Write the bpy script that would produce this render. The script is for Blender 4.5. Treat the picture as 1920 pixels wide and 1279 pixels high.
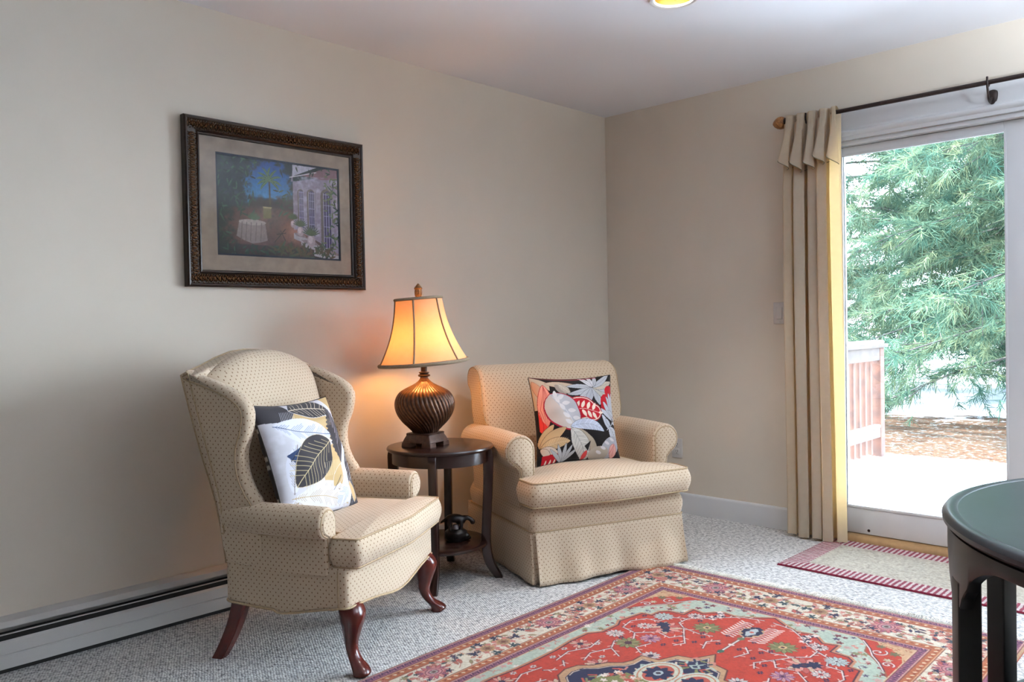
import bpy, bmesh, math, random
import numpy as np
from mathutils import Vector, Matrix
random.seed(7); RNG = np.random.default_rng(7)
PI = math.pi
scene = bpy.context.scene
COL = scene.collection
for o in list(bpy.data.objects): bpy.data.objects.remove(o)

# ------------------------------------------------------------------ camera
F_PX, YAW, PITCH, ROLL = 1535.23, 0.7678, -0.0191, -0.0197
CAM = Vector((-4.1874, -3.1857, 1.1341))
_f = Vector((math.cos(YAW)*math.cos(PITCH), math.sin(YAW)*math.cos(PITCH), math.sin(PITCH)))
_r = Vector((math.sin(YAW), -math.cos(YAW), 0)); _u = _r.cross(_f)
_r2 = _r*math.cos(ROLL)+_u*math.sin(ROLL); _u2 = -_r*math.sin(ROLL)+_u*math.cos(ROLL)
cd = bpy.data.cameras.new('camera'); cd.sensor_width = 36; cd.lens = F_PX/1920*36; cd.clip_start = 0.05; cd.clip_end = 200
cam = bpy.data.objects.new('camera', cd); COL.objects.link(cam)
m = Matrix.Identity(4)
for i, v in enumerate((_r2, _u2, -_f)):
    for j in range(3): m[j][i] = v[j]
m.translation = CAM; cam.matrix_world = m
scene.camera = cam
scene.view_settings.view_transform = 'Standard'; scene.view_settings.look = 'None'
scene.view_settings.gamma = 1; scene.view_settings.use_curve_mapping = False
scene.view_settings.exposure = 0.2

# ------------------------------------------------------------------ light
world = bpy.data.worlds.new('overcast_sky'); scene.world = world; world.use_nodes = True
wn = world.node_tree; wn.nodes.clear()
_o = wn.nodes.new('ShaderNodeOutputWorld'); _b = wn.nodes.new('ShaderNodeBackground')
_t = wn.nodes.new('ShaderNodeTexCoord'); _s = wn.nodes.new('ShaderNodeSeparateXYZ'); _c = wn.nodes.new('ShaderNodeValToRGB')
wn.links.new(_t.outputs['Generated'], _s.inputs[0]); wn.links.new(_s.outputs[2], _c.inputs[0])
_c.color_ramp.elements[0].position = 0.0; _c.color_ramp.elements[0].color = (0.76, 0.87, 1.0, 1)
_c.color_ramp.elements[1].position = 0.6; _c.color_ramp.elements[1].color = (0.62, 0.79, 1.0, 1)
# veiled sun: a broad bright patch of cloud
_az, _el = math.radians(-50), math.radians(17)
_d = wn.nodes.new('ShaderNodeVectorMath'); _d.operation = 'DOT_PRODUCT'; _d.inputs[1].default_value = (math.cos(_az)*math.cos(_el), math.sin(_az)*math.cos(_el), math.sin(_el))
wn.links.new(_t.outputs['Generated'], _d.inputs[0])
_m1 = wn.nodes.new('ShaderNodeMath'); _m1.operation = 'MAXIMUM'; _m1.inputs[1].default_value = 0; wn.links.new(_d.outputs['Value'], _m1.inputs[0])
_m2 = wn.nodes.new('ShaderNodeMath'); _m2.operation = 'POWER'; _m2.inputs[1].default_value = 11; wn.links.new(_m1.outputs[0], _m2.inputs[0])
_m3 = wn.nodes.new('ShaderNodeMath'); _m3.operation = 'MULTIPLY_ADD'; _m3.inputs[1].default_value = 34.0; _m3.inputs[2].default_value = 19.5; wn.links.new(_m2.outputs[0], _m3.inputs[0])
wn.links.new(_c.outputs[0], _b.inputs[0]); wn.links.new(_m3.outputs[0], _b.inputs[1]); wn.links.new(_b.outputs[0], _o.inputs[0])

X0, Y0, H = -7.0, -6.6, 2.44      # far walls of the room and ceiling height
sl = bpy.data.lights.new('winter_sun', 'SUN'); sl.energy = 60; sl.angle = math.radians(4); sl.color = (.95, .97, 1.0)
so_ = bpy.data.objects.new('winter_sun', sl); COL.objects.link(so_)
_az2, _el2 = math.radians(97), math.radians(42)        # along the house wall: it lights the snow and the pines, not the room
so_.rotation_euler = Vector((math.cos(_az2)*math.cos(_el2), math.sin(_az2)*math.cos(_el2), math.sin(_el2))).to_track_quat('Z', 'Y').to_euler()

# ------------------------------------------------------------------ helpers
def tag(o, label=None, cat=None, group=None, kind=None):
    if label: o['label'] = label
    if cat: o['category'] = cat
    if group: o['group'] = group
    if kind: o['kind'] = kind
    return o
def empty(name, loc, deg=0, **k):
    o = bpy.data.objects.new(name, None); COL.objects.link(o); o.location = loc; o.rotation_euler = (0, 0, math.radians(deg)); o.empty_display_size = .1
    return tag(o, **k)
class MB:
    """collects verts and faces, links them as one mesh object"""
    def __init__(s): s.v = []; s.f = []
    def add(s, v, f):
        n = len(s.v); s.v += [tuple(p) for p in v]; s.f += [tuple(i+n for i in q) for q in f]; return s
    def box(s, x0, x1, y0, y1, z0, z1, b=0.0):
        if b <= 0:
            v = [(x, y, z) for x in (x0, x1) for y in (y0, y1) for z in (z0, z1)]
            return s.add(v, [(0,1,3,2),(4,6,7,5),(0,4,5,1),(2,3,7,6),(0,2,6,4),(1,5,7,3)])
        bm = bmesh.new(); bmesh.ops.create_cube(bm, size=1)
        for q in bm.verts: q.co = Vector(((x0+x1)/2+q.co.x*(x1-x0), (y0+y1)/2+q.co.y*(y1-y0), (z0+z1)/2+q.co.z*(z1-z0)))
        bmesh.ops.bevel(bm, geom=bm.edges[:], offset=b, segments=3, profile=.5, affect='EDGES')
        s.bm(bm); return s
    def bm(s, bm):
        bm.verts.index_update(); s.add([q.co[:] for q in bm.verts], [tuple(w.index for w in q.verts) for q in bm.faces]); bm.free(); return s
    def rings(s, rings, cap0=True, cap1=True, closed=True):
        n = len(rings[0]); v = [p for r in rings for p in r]; f = []
        for i in range(len(rings)-1):
            for j in range(n if closed else n-1):
                k = (j+1) % n; f.append((i*n+j, i*n+k, (i+1)*n+k, (i+1)*n+j))
        if cap0: f.append(tuple(range(n))[::-1])
        if cap1: f.append(tuple((len(rings)-1)*n+j for j in range(n)))
        return s.add(v, f)
    def tube(s, pts, r, n=8, closed=False):
        pts = [Vector(p) for p in pts]; N = len(pts); R = r if hasattr(r, '__len__') else [r]*N; rings = []; up = None
        for i, p in enumerate(pts):
            a = pts[(i-1) % N] if (closed or i > 0) else p; b = pts[(i+1) % N] if (closed or i < N-1) else p
            t = (b-a).normalized()
            if up is None:
                up = Vector((0,0,1)) if abs(t.z) < .9 else Vector((1,0,0))
            sd = t.cross(up)
            if sd.length < 1e-4: sd = t.cross(Vector((0,1,0)))
            sd.normalize(); up = sd.cross(t).normalized()
            rings.append([p+(sd*math.cos(q)+up*math.sin(q))*R[i] for q in [2*PI*k/n for k in range(n)]])
        if closed: rings.append(rings[0]); return s.rings(rings, False, False)
        return s.rings(rings)
    def lathe(s, prof, n=48, cx=0, cy=0, fn=None, cap=True):
        rings = []
        for r, z in prof:
            ring = []
            for k in range(n):
                a = 2*PI*k/n; rr = fn(r, z, a) if fn else r
                ring.append((cx+rr*math.cos(a), cy+rr*math.sin(a), z))
            rings.append(ring)
        return s.rings(rings, cap and prof[0][0] > 1e-5, cap and prof[-1][0] > 1e-5)
    def sphere(s, c, r, n=16, mtx=None):
        bm = bmesh.new(); bmesh.ops.create_uvsphere(bm, u_segments=n, v_segments=n//2+2, radius=1)
        M = Matrix.Translation(c) @ (mtx or Matrix.Identity(4)) @ Matrix.Diagonal((r[0], r[1], r[2], 1)) if hasattr(r, '__len__') else Matrix.Translation(c) @ Matrix.Diagonal((r, r, r, 1))
        bm.transform(M); return s.bm(bm)
    def move(s, M): s.v = [tuple(M @ Vector(p)) for p in s.v]; return s
    def build(s, name, mat, parent=None, smooth=True, ang=40, uv=False):
        me = bpy.data.meshes.new(name); me.from_pydata(s.v, [], s.f); me.validate()
        bm = bmesh.new(); bm.from_mesh(me); bmesh.ops.remove_doubles(bm, verts=bm.verts, dist=1e-6); bmesh.ops.recalc_face_normals(bm, faces=bm.faces); bm.to_mesh(me); bm.free()
        if smooth:
            me.polygons.foreach_set('use_smooth', [True]*len(me.polygons)); me.set_sharp_from_angle(angle=math.radians(ang))
        if uv: box_uv(me)
        me.materials.append(mat)
        o = bpy.data.objects.new(name, me); COL.objects.link(o)
        if parent: o.parent = parent
        return o
def box_uv(me):
    l = me.uv_layers.new(name='UVMap'); vs = me.vertices
    for p in me.polygons:
        n = p.normal; a = max(range(3), key=lambda i: abs(n[i]))
        for li in p.loop_indices:
            c = vs[me.loops[li].vertex_index].co
            l.data[li].uv = (c.y, c.z) if a == 0 else ((c.x, c.z) if a == 1 else (c.x, c.y))
def spline(pts, n=8, closed=True):
    out = []; N = len(pts)
    for i in range(N if closed else N-1):
        g = lambda k: np.array(pts[(k) % N] if closed else pts[min(max(k, 0), N-1)], float)
        p0, p1, p2, p3 = g(i-1), g(i), g(i+1), g(i+2)
        for k in range(n):
            t = k/n; out.append(tuple(0.5*((2*p1)+(-p0+p2)*t+(2*p0-5*p1+4*p2-p3)*t*t+(-p0+3*p1-3*p2+p3)*t**3)))
    if not closed: out.append(tuple(pts[-1]))
    return out
def rpoly(pts, rad, n=6):
    """polygon with rounded corners"""
    out = []; N = len(pts)
    for i in range(N):
        p = Vector(pts[i]).to_2d(); a = Vector(pts[i-1]).to_2d(); b = Vector(pts[(i+1) % N]).to_2d()
        r = rad[i] if hasattr(rad, '__len__') else rad
        if r <= 0: out.append(tuple(p)); continue
        da = (a-p).normalized(); db = (b-p).normalized(); ang = da.angle(db); d = min(r/math.tan(ang/2), (a-p).length*.49, (b-p).length*.49)
        A = p+da*d; B = p+db*d
        for k in range(n+1):
            t = k/n; q = A*(1-t)**2+p*2*t*(1-t)+B*t*t; out.append((q.x, q.y))
    return out
def resample(pts, step):
    out = []; N = len(pts)
    for i in range(N):
        a = np.array(pts[i]); b = np.array(pts[(i+1) % N]); L = np.linalg.norm(b-a); k = max(1, int(round(L/step)))
        for j in range(k): out.append(tuple(a+(b-a)*j/k))
    return out
def inset(pts, d):
    P = np.array(pts, float); a = np.roll(P, 1, 0); b = np.roll(P, -1, 0); t = b-a; t /= np.linalg.norm(t, axis=1)[:, None]+1e-12
    n = np.c_[-t[:, 1], t[:, 0]]
    A = 0.5*np.sum(P[:, 0]*b[:, 1]-b[:, 0]*P[:, 1])
    return P+n*d*(1 if A > 0 else -1)
def prism(mb, outline, axis, t0, t1, r=0.01, n=4, warp=None):
    """outline in the two other axes, extruded along axis with rounded rims"""
    def mp(q, t):
        p = [q[0], q[1]]; p.insert(axis, t)
        return warp(*p) if warp else tuple(p)
    rings = []
    for k in range(n+1):
        a = PI/2*k/n; rings.append([mp(q, t0+r*(1-math.cos(a))) for q in inset(outline, r*(1-math.sin(a)))])
    for k in range(1, 6): rings.append([mp(q, t0+r+(t1-t0-2*r)*k/6) for q in outline])
    for k in range(n, -1, -1):
        a = PI/2*k/n; rings.append([mp(q, t1-r*(1-math.cos(a))) for q in inset(outline, r*(1-math.sin(a)))])
    return mb.rings(rings)
def slab(mb, P, Y, T, nu=36, nv=36, p=6.0, q=0.5):
    """soft upright slab; P(u,v)->(x,z), Y(x,z)->mid y, thickness T split front and back by (Tf, Tb)"""
    U = [math.sin(PI/2*(-1+2*i/nu)) for i in range(nu+1)]; V = [math.sin(PI/2*(-1+2*j/nv)) for j in range(nv+1)]
    idx = {}; v = []; f = []
    for sgn in (-1, 1):
        for i, u in enumerate(U):
            for j, w in enumerate(V):
                edge = i in (0, nu) or j in (0, nv)
                if edge and (1, i, j) in idx: idx[(sgn, i, j)] = idx[(1, i, j)]; continue
                if edge and (-1, i, j) in idx: idx[(sgn, i, j)] = idx[(-1, i, j)]; continue
                x, z = P(u, w); g = max(0, (1-abs(u)**p)*(1-abs(w)**p))**q
                t = T[0] if sgn < 0 else T[1]
                idx[(sgn, i, j)] = len(v); v.append((x, Y(x, z)+sgn*t*g, z))
    for sgn in (-1, 1):
        for i in range(nu):
            for j in range(nv):
                a = [idx[(sgn, i, j)], idx[(sgn, i+1, j)], idx[(sgn, i+1, j+1)], idx[(sgn, i, j+1)]]
                f.append(tuple(a if sgn < 0 else a[::-1]))
    return mb.add(v, f)
def box_cushion(outline, c, z0, z1, crown, bulge=0.008, dome=None):
    """boxed seat cushion; returns mesh builder plus upper and lower seam loops"""
    mb = MB(); O = np.array(outline, float); c = np.array(c, float); rings = []
    S = [0.02, .2, .4, .6, .75, .86, .94, .985, 1.0]
    def rg(s, z): return [(*(c+(p-c)*s), z) for p in O]
    for s in S: rings.append(rg(s, z0-crown*.3*(1-s**3)))
    seam0 = rings[-1]
    for k in range(1, 7):
        t = k/7; off = inset(outline, -bulge*math.sin(PI*t)); rings.append([(q[0], q[1], z0+(z1-z0)*t) for q in off])
    seam1 = rg(1.0, z1); rings.append(seam1)
    for s in S[::-1][1:]: rings.append(rg(s, z1+crown*(1-s**2.6)))
    mb.rings(rings); return mb, seam0, seam1
def grid_obj(name, W, H, P, colors, mat, parent=None):
    """dense grid with one colour per vertex (dyed or painted pattern). P(U,V)->xyz arrays; colours HxWx3 linear"""
    U, V = np.meshgrid(np.linspace(0, 1, W), np.linspace(0, 1, H)); X, Y, Z = P(U, V)
    co = np.stack([X, Y, Z], -1).reshape(-1, 3).astype(np.float32)
    i = np.arange(H*W).reshape(H, W); q = np.stack([i[:-1, :-1], i[:-1, 1:], i[1:, 1:], i[1:, :-1]], -1).reshape(-1)
    me = bpy.data.meshes.new(name); me.vertices.add(len(co)); me.vertices.foreach_set('co', co.ravel())
    n = len(q)//4; me.loops.add(len(q)); me.loops.foreach_set('vertex_index', q.astype(np.int32)); me.polygons.add(n)
    me.polygons.foreach_set('loop_start', (np.arange(n)*4).astype(np.int32)); me.polygons.foreach_set('loop_total', np.full(n, 4, np.int32))
    me.update(calc_edges=True); me.polygons.foreach_set('use_smooth', [True]*n)
    a = me.color_attributes.new('pattern', 'FLOAT_COLOR', 'POINT'); cc = np.ones((H*W, 4), np.float32); cc[:, :3] = colors.reshape(-1, 3); a.data.foreach_set('color', cc.ravel())
    me.materials.append(mat); o = bpy.data.objects.new(name, me); COL.objects.link(o)
    if parent: o.parent = parent
    return o

# ------------------------------------------------------------------ painting of patterns (dyes, prints)
def lin(c):
    c = np.asarray(c, float)
    if c.max() > 1.001: c = c/255.
    return np.where(c <= .04045, c/12.92, ((c+.055)/1.055)**2.4)
class Canvas:
    """x right, y up, metric extent w x h"""
    def __init__(s, w, h, px, bg):
        s.w, s.h = w, h; s.W = int(round(w/px))+1; s.H = int(round(h/px))+1; s.a = np.tile(np.array(bg, float)/255., (s.H, s.W, 1))
        s.X, s.Y = np.meshgrid(np.linspace(0, w, s.W), np.linspace(0, h, s.H)); s.px = px
    def put(s, M, c, al=1.0):
        M = np.clip(M, 0, 1)*al; s.a = s.a*(1-M[..., None])+np.array(c, float)/255.*M[..., None]
    def box(s, pts, pad):
        p = np.array(pts); x0, y0 = p.min(0)-pad; x1, y1 = p.max(0)+pad
        i0 = max(0, int(y0/s.px)); i1 = min(s.H, int(y1/s.px)+2); j0 = max(0, int(x0/s.px)); j1 = min(s.W, int(x1/s.px)+2)
        return (slice(i0, max(i0, i1)), slice(j0, max(j0, j1)))
    def poly(s, pts, c, al=1.0):
        sl = s.box(pts, 0); X = s.X[sl]; Y = s.Y[sl]
        if X.size == 0: return
        ins = np.zeros(X.shape, bool); n = len(pts)
        for i in range(n):
            x0, y0 = pts[i]; x1, y1 = pts[(i+1) % n]
            if y0 == y1: continue
            k = ((y0 > Y) != (y1 > Y)) & (X < (x1-x0)*(Y-y0)/(y1-y0)+x0); ins ^= k
        A = s.a[sl]; A[ins] = A[ins]*(1-al)+np.array(c, float)/255.*al
    def line(s, pts, w, c, al=1.0):
        for p, q in zip(pts[:-1], pts[1:]):
            sl = s.box([p, q], w); X = s.X[sl]; Y = s.Y[sl]
            if X.size == 0: continue
            d = np.array(q, float)-np.array(p, float); L = max(d@d, 1e-12); t = np.clip(((X-p[0])*d[0]+(Y-p[1])*d[1])/L, 0, 1)
            D = np.hypot(X-p[0]-t*d[0], Y-p[1]-t*d[1]); M = np.clip((w/2-D)/s.px+.5, 0, 1)*al
            s.a[sl] = s.a[sl]*(1-M[..., None])+np.array(c, float)/255.*M[..., None]
    def ell(s, cx, cy, rx, ry, c, ang=0, al=1.0):
        R = max(rx, ry); sl = s.box([(cx-R, cy-R), (cx+R, cy+R)], 0); X = s.X[sl]-cx; Y = s.Y[sl]-cy
        if X.size == 0: return
        ca, sa = math.cos(ang), math.sin(ang); M = (((X*ca+Y*sa)/rx)**2+((-X*sa+Y*ca)/ry)**2 < 1)*al
        s.a[sl] = s.a[sl]*(1-M[..., None])+np.array(c, float)/255.*M[..., None]
    def leaf(s, x, y, ang, L, W, c, edge=None, ew=0, vein=None, nv=7, vw=.001, bend=0.0, serr=0, mid=None, tip=.9, halfc=None):
        n = 26; A = []; B = []; cx, cy = x, y; M = []
        for i in range(n+1):
            t = i/n; a = ang+bend*(t-.5)
            if i: cx += math.cos(a)*L/n; cy += math.sin(a)*L/n
            w = W/2*math.sin(PI*t**tip)**.75*(1+(serr*(i % 2)*.35)) if 0 < i < n else 0
            A.append((cx-math.sin(a)*w, cy+math.cos(a)*w)); B.append((cx+math.sin(a)*w, cy-math.cos(a)*w)); M.append((cx, cy, a, w))
        if edge:
            s.line(A, ew*2, edge); s.line(B, ew*2, edge)
        s.poly(A+B[::-1], c)
        if halfc: s.poly(A+[(q[0], q[1]) for q in M[::-1]], halfc)
        if vein:
            s.line([(q[0], q[1]) for q in M], vw*1.5, mid or vein)
            for k in range(1, nv+1):
                px, py, a, w = M[int(k*(n-2)/(nv+1))]; l = w*1.05+.001
                for sg in (1, -1):
                    b = a+sg*.85; s.line([(px, py), (px+math.cos(b)*l*1.15, py+math.sin(b)*l*1.15)], vw, vein)
def noise2(H, W, cell, seed, oct=4):
    r = np.random.default_rng(seed); out = np.zeros((H, W)); amp = 1; tot = 0
    for o in range(oct):
        n = max(2, int(W/cell)+2); mm = max(2, int(H/cell)+2); g = r.random((mm, n))
        y = np.linspace(0, mm-1.001, H); x = np.linspace(0, n-1.001, W); yi = y.astype(int); xi = x.astype(int); fy = (y-yi)[:, None]; fx = (x-xi)[None]
        fy = fy*fy*(3-2*fy); fx = fx*fx*(3-2*fx); g00 = g[np.ix_(yi, xi)]; g01 = g[np.ix_(yi, xi+1)]; g10 = g[np.ix_(yi+1, xi)]; g11 = g[np.ix_(yi+1, xi+1)]
        out += amp*((g00*(1-fx)+g01*fx)*(1-fy)+(g10*(1-fx)+g11*fx)*fy); tot += amp; amp *= .55; cell /= 2.1
    return out/tot

# ------------------------------------------------------------------ materials
class N:
    def __init__(s, name):
        s.m = bpy.data.materials.new(name); s.m.use_nodes = True; s.t = s.m.node_tree; s.t.nodes.clear()
        s.out = s.t.nodes.new('ShaderNodeOutputMaterial')
    def n(s, kind, **k):
        q = s.t.nodes.new('ShaderNode'+kind)
        for a, b in k.items(): setattr(q, a, b)
        return q
    def l(s, a, b): s.t.links.new(a, b)
    def bsdf(s, col=(.5,.5,.5), rough=.6, metal=0, spec=.5, **k):
        b = s.n('BsdfPrincipled'); b.inputs['Base Color'].default_value = (*col, 1); b.inputs['Roughness'].default_value = rough; b.inputs['Metallic'].default_value = metal; b.inputs['Specular IOR Level'].default_value = spec
        for a, v in k.items(): b.inputs[a.replace('_', ' ')].default_value = v
        s.l(b.outputs[0], s.out.inputs[0]); s.b = b; return b
    def noise(s, scale, detail=3, vec=None, rough=.5):
        q = s.n('TexNoise'); q.inputs['Scale'].default_value = scale; q.inputs['Detail'].default_value = detail; q.inputs['Roughness'].default_value = rough
        if vec: s.l(vec, q.inputs['Vector'])
        return q
    def ramp(s, fac, stops):
        q = s.n('ValToRGB'); e = q.color_ramp.elements
        while len(e) > len(stops): e.remove(e[-1])
        while len(e) < len(stops): e.new(1)
        for x, (p, c) in zip(e, stops): x.position = p; x.color = (*c, 1) if len(c) == 3 else c
        s.l(fac, q.inputs[0]); return q
    def bump(s, h, strength, dist=.002, inp=None):
        q = s.n('Bump'); q.inputs['Strength'].default_value = strength; q.inputs['Distance'].default_value = dist; s.l(h, q.inputs['Height'])
        s.l(q.outputs[0], (inp or s.b).inputs['Normal']); return q
    def math(s, op, a, b=None, c=None):
        q = s.n('Math', operation=op)
        for i, v in enumerate((a, b, c)):
            if v is None: continue
            if isinstance(v, (int, float)): q.inputs[i].default_value = v
            else: s.l(v, q.inputs[i])
        return q.outputs[0]
    def mix(s, f, a, b, mode='MIX'):
        q = s.n('Mix', data_type='RGBA', blend_type=mode)
        for i, v in ((0, f), (6, a), (7, b)):
            if isinstance(v, (int, float)): q.inputs[i].default_value = v
            elif isinstance(v, tuple): q.inputs[i].default_value = (*v, 1)
            else: s.l(v, q.inputs[i])
        return q.outputs[2]
def L(*c): return tuple(lin(c))
def simple(name, col, rough=.6, metal=0, spec=.5, nz=0, nscale=8, bump=0, bscale=200, **k):
    q = N(name); q.bsdf(col, rough, metal, spec, **k); tc = q.n('TexCoord').outputs['Object']
    if nz:
        t = q.noise(nscale, 4, tc); r = q.ramp(t.outputs['Fac'], [(.3, tuple(c*(1-nz) for c in col)), (.7, tuple(min(1, c*(1+nz)) for c in col))]); q.l(r.outputs[0], q.b.inputs['Base Color'])
    if bump:
        t = q.noise(bscale, 3, tc); q.bump(t.outputs['Fac'], bump)
    return q.m
def two_sided(name, col, tcol, f):
    q = N(name); d = q.n('BsdfDiffuse'); t = q.n('BsdfTranslucent'); mx = q.n('MixShader'); tc = q.n('TexCoord').outputs['Object']
    nz = q.noise(40, 4, tc); r = q.ramp(nz.outputs['Fac'], [(.3, tuple(c*.93 for c in col)), (.7, col)]); q.l(r.outputs[0], d.inputs[0])
    t.inputs[0].default_value = (*tcol, 1); mx.inputs[0].default_value = f; q.l(d.outputs[0], mx.inputs[1]); q.l(t.outputs[0], mx.inputs[2]); q.l(mx.outputs[0], q.out.inputs[0])
    bp = q.n('Bump'); bp.inputs['Strength'].default_value = .2; bp.inputs['Distance'].default_value = .002; w = q.noise(400, 2, tc); q.l(w.outputs['Fac'], bp.inputs['Height']); q.l(bp.outputs[0], d.inputs['Normal']); return q.m
M_wall = simple('wall_paint', (.70, .625, .53), .75, spec=.25, nz=.02, nscale=3, bump=.08, bscale=350)
M_ceil = simple('ceiling_paint', (.82, .82, .85), .85, spec=.15, bump=.08, bscale=300)
M_trim = simple('white_trim_paint', (.66, .66, .67), .4, spec=.4, nz=.01)
M_heat = simple('white_enamel', (.55, .53, .51), .4, spec=.4, nz=.02)
M_dark = simple('dark_recess', (.012, .011, .01), .7, nz=.1)
M_alu = simple('fin_aluminium', (.6, .6, .6), .35, metal=.9, nz=.05)
M_plate = simple('ivory_plastic', (.62, .60, .58), .35, nz=.01)
M_slot = simple('black_slot', (.01, .01, .01), .6, nz=.1)
M_mahog = simple('red_mahogany', (.085, .012, .008), .22, spec=.55, nz=.35, nscale=14)
M_espresso = simple('espresso_wood', (.022, .008, .006), .25, spec=.55, nz=.3, nscale=12)
M_slat = two_sided('translucent_slats', (.75, .75, .75), (.8, .8, .8), .12)
M_black = simple('black_lacquer', (.008, .007, .008), .34, spec=.5, nz=.2, nscale=20)
M_bronze = simple('antique_bronze', (.035, .018, .012), .35, metal=.5, nz=.4, nscale=60)
M_fig = simple('blackened_bronze', (.012, .010, .010), .38, metal=.3, nz=.3, nscale=80)
M_figs = simple('pewter_band', (.16, .13, .13), .4, metal=.6, nz=.3, nscale=80)
M_threshold = simple('oak_threshold', (.30, .17, .07), .5, nz=.15, nscale=25)

def glass(name, refl=.055, rough=0.0):
    q = N(name); tr = q.n('BsdfTransparent'); gl = q.n('BsdfGlossy'); gl.inputs['Roughness'].default_value = rough; mx = q.n('MixShader')
    fr = q.n('Fresnel'); fr.inputs[0].default_value = 1.45; s_ = q.math('MULTIPLY', fr.outputs[0], refl/.034)
    tr.inputs[0].default_value = (.99, 1.0, .995, 1)
    q.l(s_, mx.inputs[0]); q.l(tr.outputs[0], mx.inputs[1]); q.l(gl.outputs[0], mx.inputs[2]); q.l(mx.outputs[0], q.out.inputs[0]); return q.m
M_glass = glass('window_glass', .04)
M_pglass = glass('picture_glass', .024)

def carpet():
    q = N('berber_carpet'); b = q.bsdf((.5,.5,.5), .95, spec=.1); tc = q.n('TexCoord').outputs['Object']
    mp = q.n('Mapping'); mp.inputs['Rotation'].default_value = (0, 0, math.radians(38)); mp.inputs['Scale'].default_value = (1.0, .62, 1); q.l(tc, mp.inputs[0])
    v = q.n('TexVoronoi'); v.inputs['Scale'].default_value = 128; v.inputs['Randomness'].default_value = .38; q.l(mp.outputs[0], v.inputs['Vector'])
    r = q.ramp(v.outputs['Distance'], [(.15, (.80,.785,.76)), (.50, (.62,.605,.58)), (.76, (.15,.145,.14))])
    n1 = q.noise(55, 4, tc); f = q.ramp(n1.outputs['Fac'], [(.38, (.62,.62,.64)), (.55, (1,1,1))])
    c = q.mix(1.0, r.outputs[0], f.outputs[0], 'MULTIPLY'); n2 = q.noise(1.2, 2, tc); f2 = q.ramp(n2.outputs['Fac'], [(.3, (.93,.93,.93)), (.7, (1,1,1))])
    q.l(q.mix(1.0, c, f2.outputs[0], 'MULTIPLY'), b.inputs['Base Color'])
    h = q.math('SUBTRACT', 1.0, v.outputs['Distance']); q.bump(h, .6, .004); return q.m
M_carpet = carpet()

def upholstery():
    q = N('dotted_upholstery'); b = q.bsdf((.6,.5,.36), .85, spec=.2, Sheen_Weight=.15); uv = q.n('TexCoord').outputs['UV']
    sp = q.n('SeparateXYZ'); q.l(uv, sp.inputs[0]); U = q.math('DIVIDE', sp.outputs[0], .0215); V = q.math('DIVIDE', sp.outputs[1], .0235)
    def d(off):
        a = q.math('SUBTRACT', q.math('FRACT', q.math('ADD', U, off)), .5); c = q.math('SUBTRACT', q.math('FRACT', q.math('ADD', V, off)), .5)
        return q.math('ADD', q.math('ABSOLUTE', q.math('MULTIPLY', a, 1.15)), q.math('ABSOLUTE', c))
    dd = q.math('MINIMUM', d(0.0), d(0.5)); nz = q.noise(700, 1, uv); dd = q.math('ADD', dd, q.math('MULTIPLY', q.math('SUBTRACT', nz.outputs['Fac'], .5), .08))
    mask = q.ramp(dd, [(.115, (1,1,1)), (.165, (0,0,0))])
    w = q.math('MULTIPLY', q.math('SINE', q.math('MULTIPLY', q.math('ADD', sp.outputs[0], sp.outputs[1]), 1250)), q.math('SINE', q.math('MULTIPLY', q.math('SUBTRACT', sp.outputs[0], sp.outputs[1]), 1250)))
    wn_ = q.math('ADD', q.math('MULTIPLY', w, .5), .5); base = q.mix(wn_, (.52, .405, .28), (.63, .505, .375))
    col = q.mix(mask.outputs[0], base, (.21, .115, .055)); q.l(col, b.inputs['Base Color'])
    big = q.noise(14, 3, uv); hh = q.math('ADD', q.math('MULTIPLY', w, .35), q.math('MULTIPLY', big.outputs['Fac'], 1.2)); q.bump(hh, .35, .003); return q.m
M_uph = upholstery()
M_pipe = simple('upholstery_piping', (.42, .31, .19), .8, spec=.2, nz=.15, nscale=120)
M_liner = simple('dark_dust_cover', (.02, .018, .015), .9, nz=.1)

def printed(name, rough=.85, bump=.3, scale=900, sheen=0.1):
    q = N(name); b = q.bsdf((.5,.5,.5), rough, spec=.2, Sheen_Weight=sheen); a = q.n('VertexColor'); a.layer_name = 'pattern'; q.l(a.outputs[0], b.inputs['Base Color'])
    t = q.noise(scale, 2, q.n('TexCoord').outputs['Object']); q.bump(t.outputs['Fac'], bump, .002); return q.m
M_rug = printed('woven_wool_pile', .95, .6, 500, .1); M_pillow = printed('printed_cotton', .8, .15, 900); M_art = printed('art_print', .6, .02, 100, 0); M_matfab = printed('flatwoven_mat', .95, .6, 300)

M_curtain = two_sided('lined_linen_curtain', (.60, .53, .42), (.88, .58, .22), .34)
M_shade = two_sided('silk_lamp_shade', (.62, .48, .30), (.62, .34, .15), .30)
M_shadetrim = simple('shade_braid', (.24, .185, .12), .85, nz=.1, nscale=100)

# ================================================================== ROOM SHELL

mb = MB().box(X0-.15, .15, Y0-.15, .15, -.12, 0.0); tag(mb.build('floor', M_carpet, smooth=False), 'pale speckled berber carpet', kind='structure')
tag(MB().box(X0-.15, 0.15, 0, .15, 0, H).build('wall_left', M_wall, smooth=False), 'cream wall with the framed picture', kind='structure')
D0, D1, DZ = -1.445, -3.18, 2.035          # door opening
W0, W1, WZ0, WZ1 = -4.15, -5.10, .85, 1.98  # side window opening
w = MB(); w.box(0, .15, D0, 0, 0, H); w.box(0, .15, D1, D0, DZ, H); w.box(0, .15, W0, D1, 0, H); w.box(0, .15, W1, W0, 0, WZ0); w.box(0, .15, W1, W0, WZ1, H); w.box(0, .15, Y0-.15, W1, 0, H)
tag(w.build('wall_right', M_wall, smooth=False), 'cream wall with the glass door', kind='structure')
tag(MB().box(X0-.15, X0, Y0-.15, 0, 0, H).build('wall_far_left', M_wall, smooth=False), kind='structure')
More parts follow.
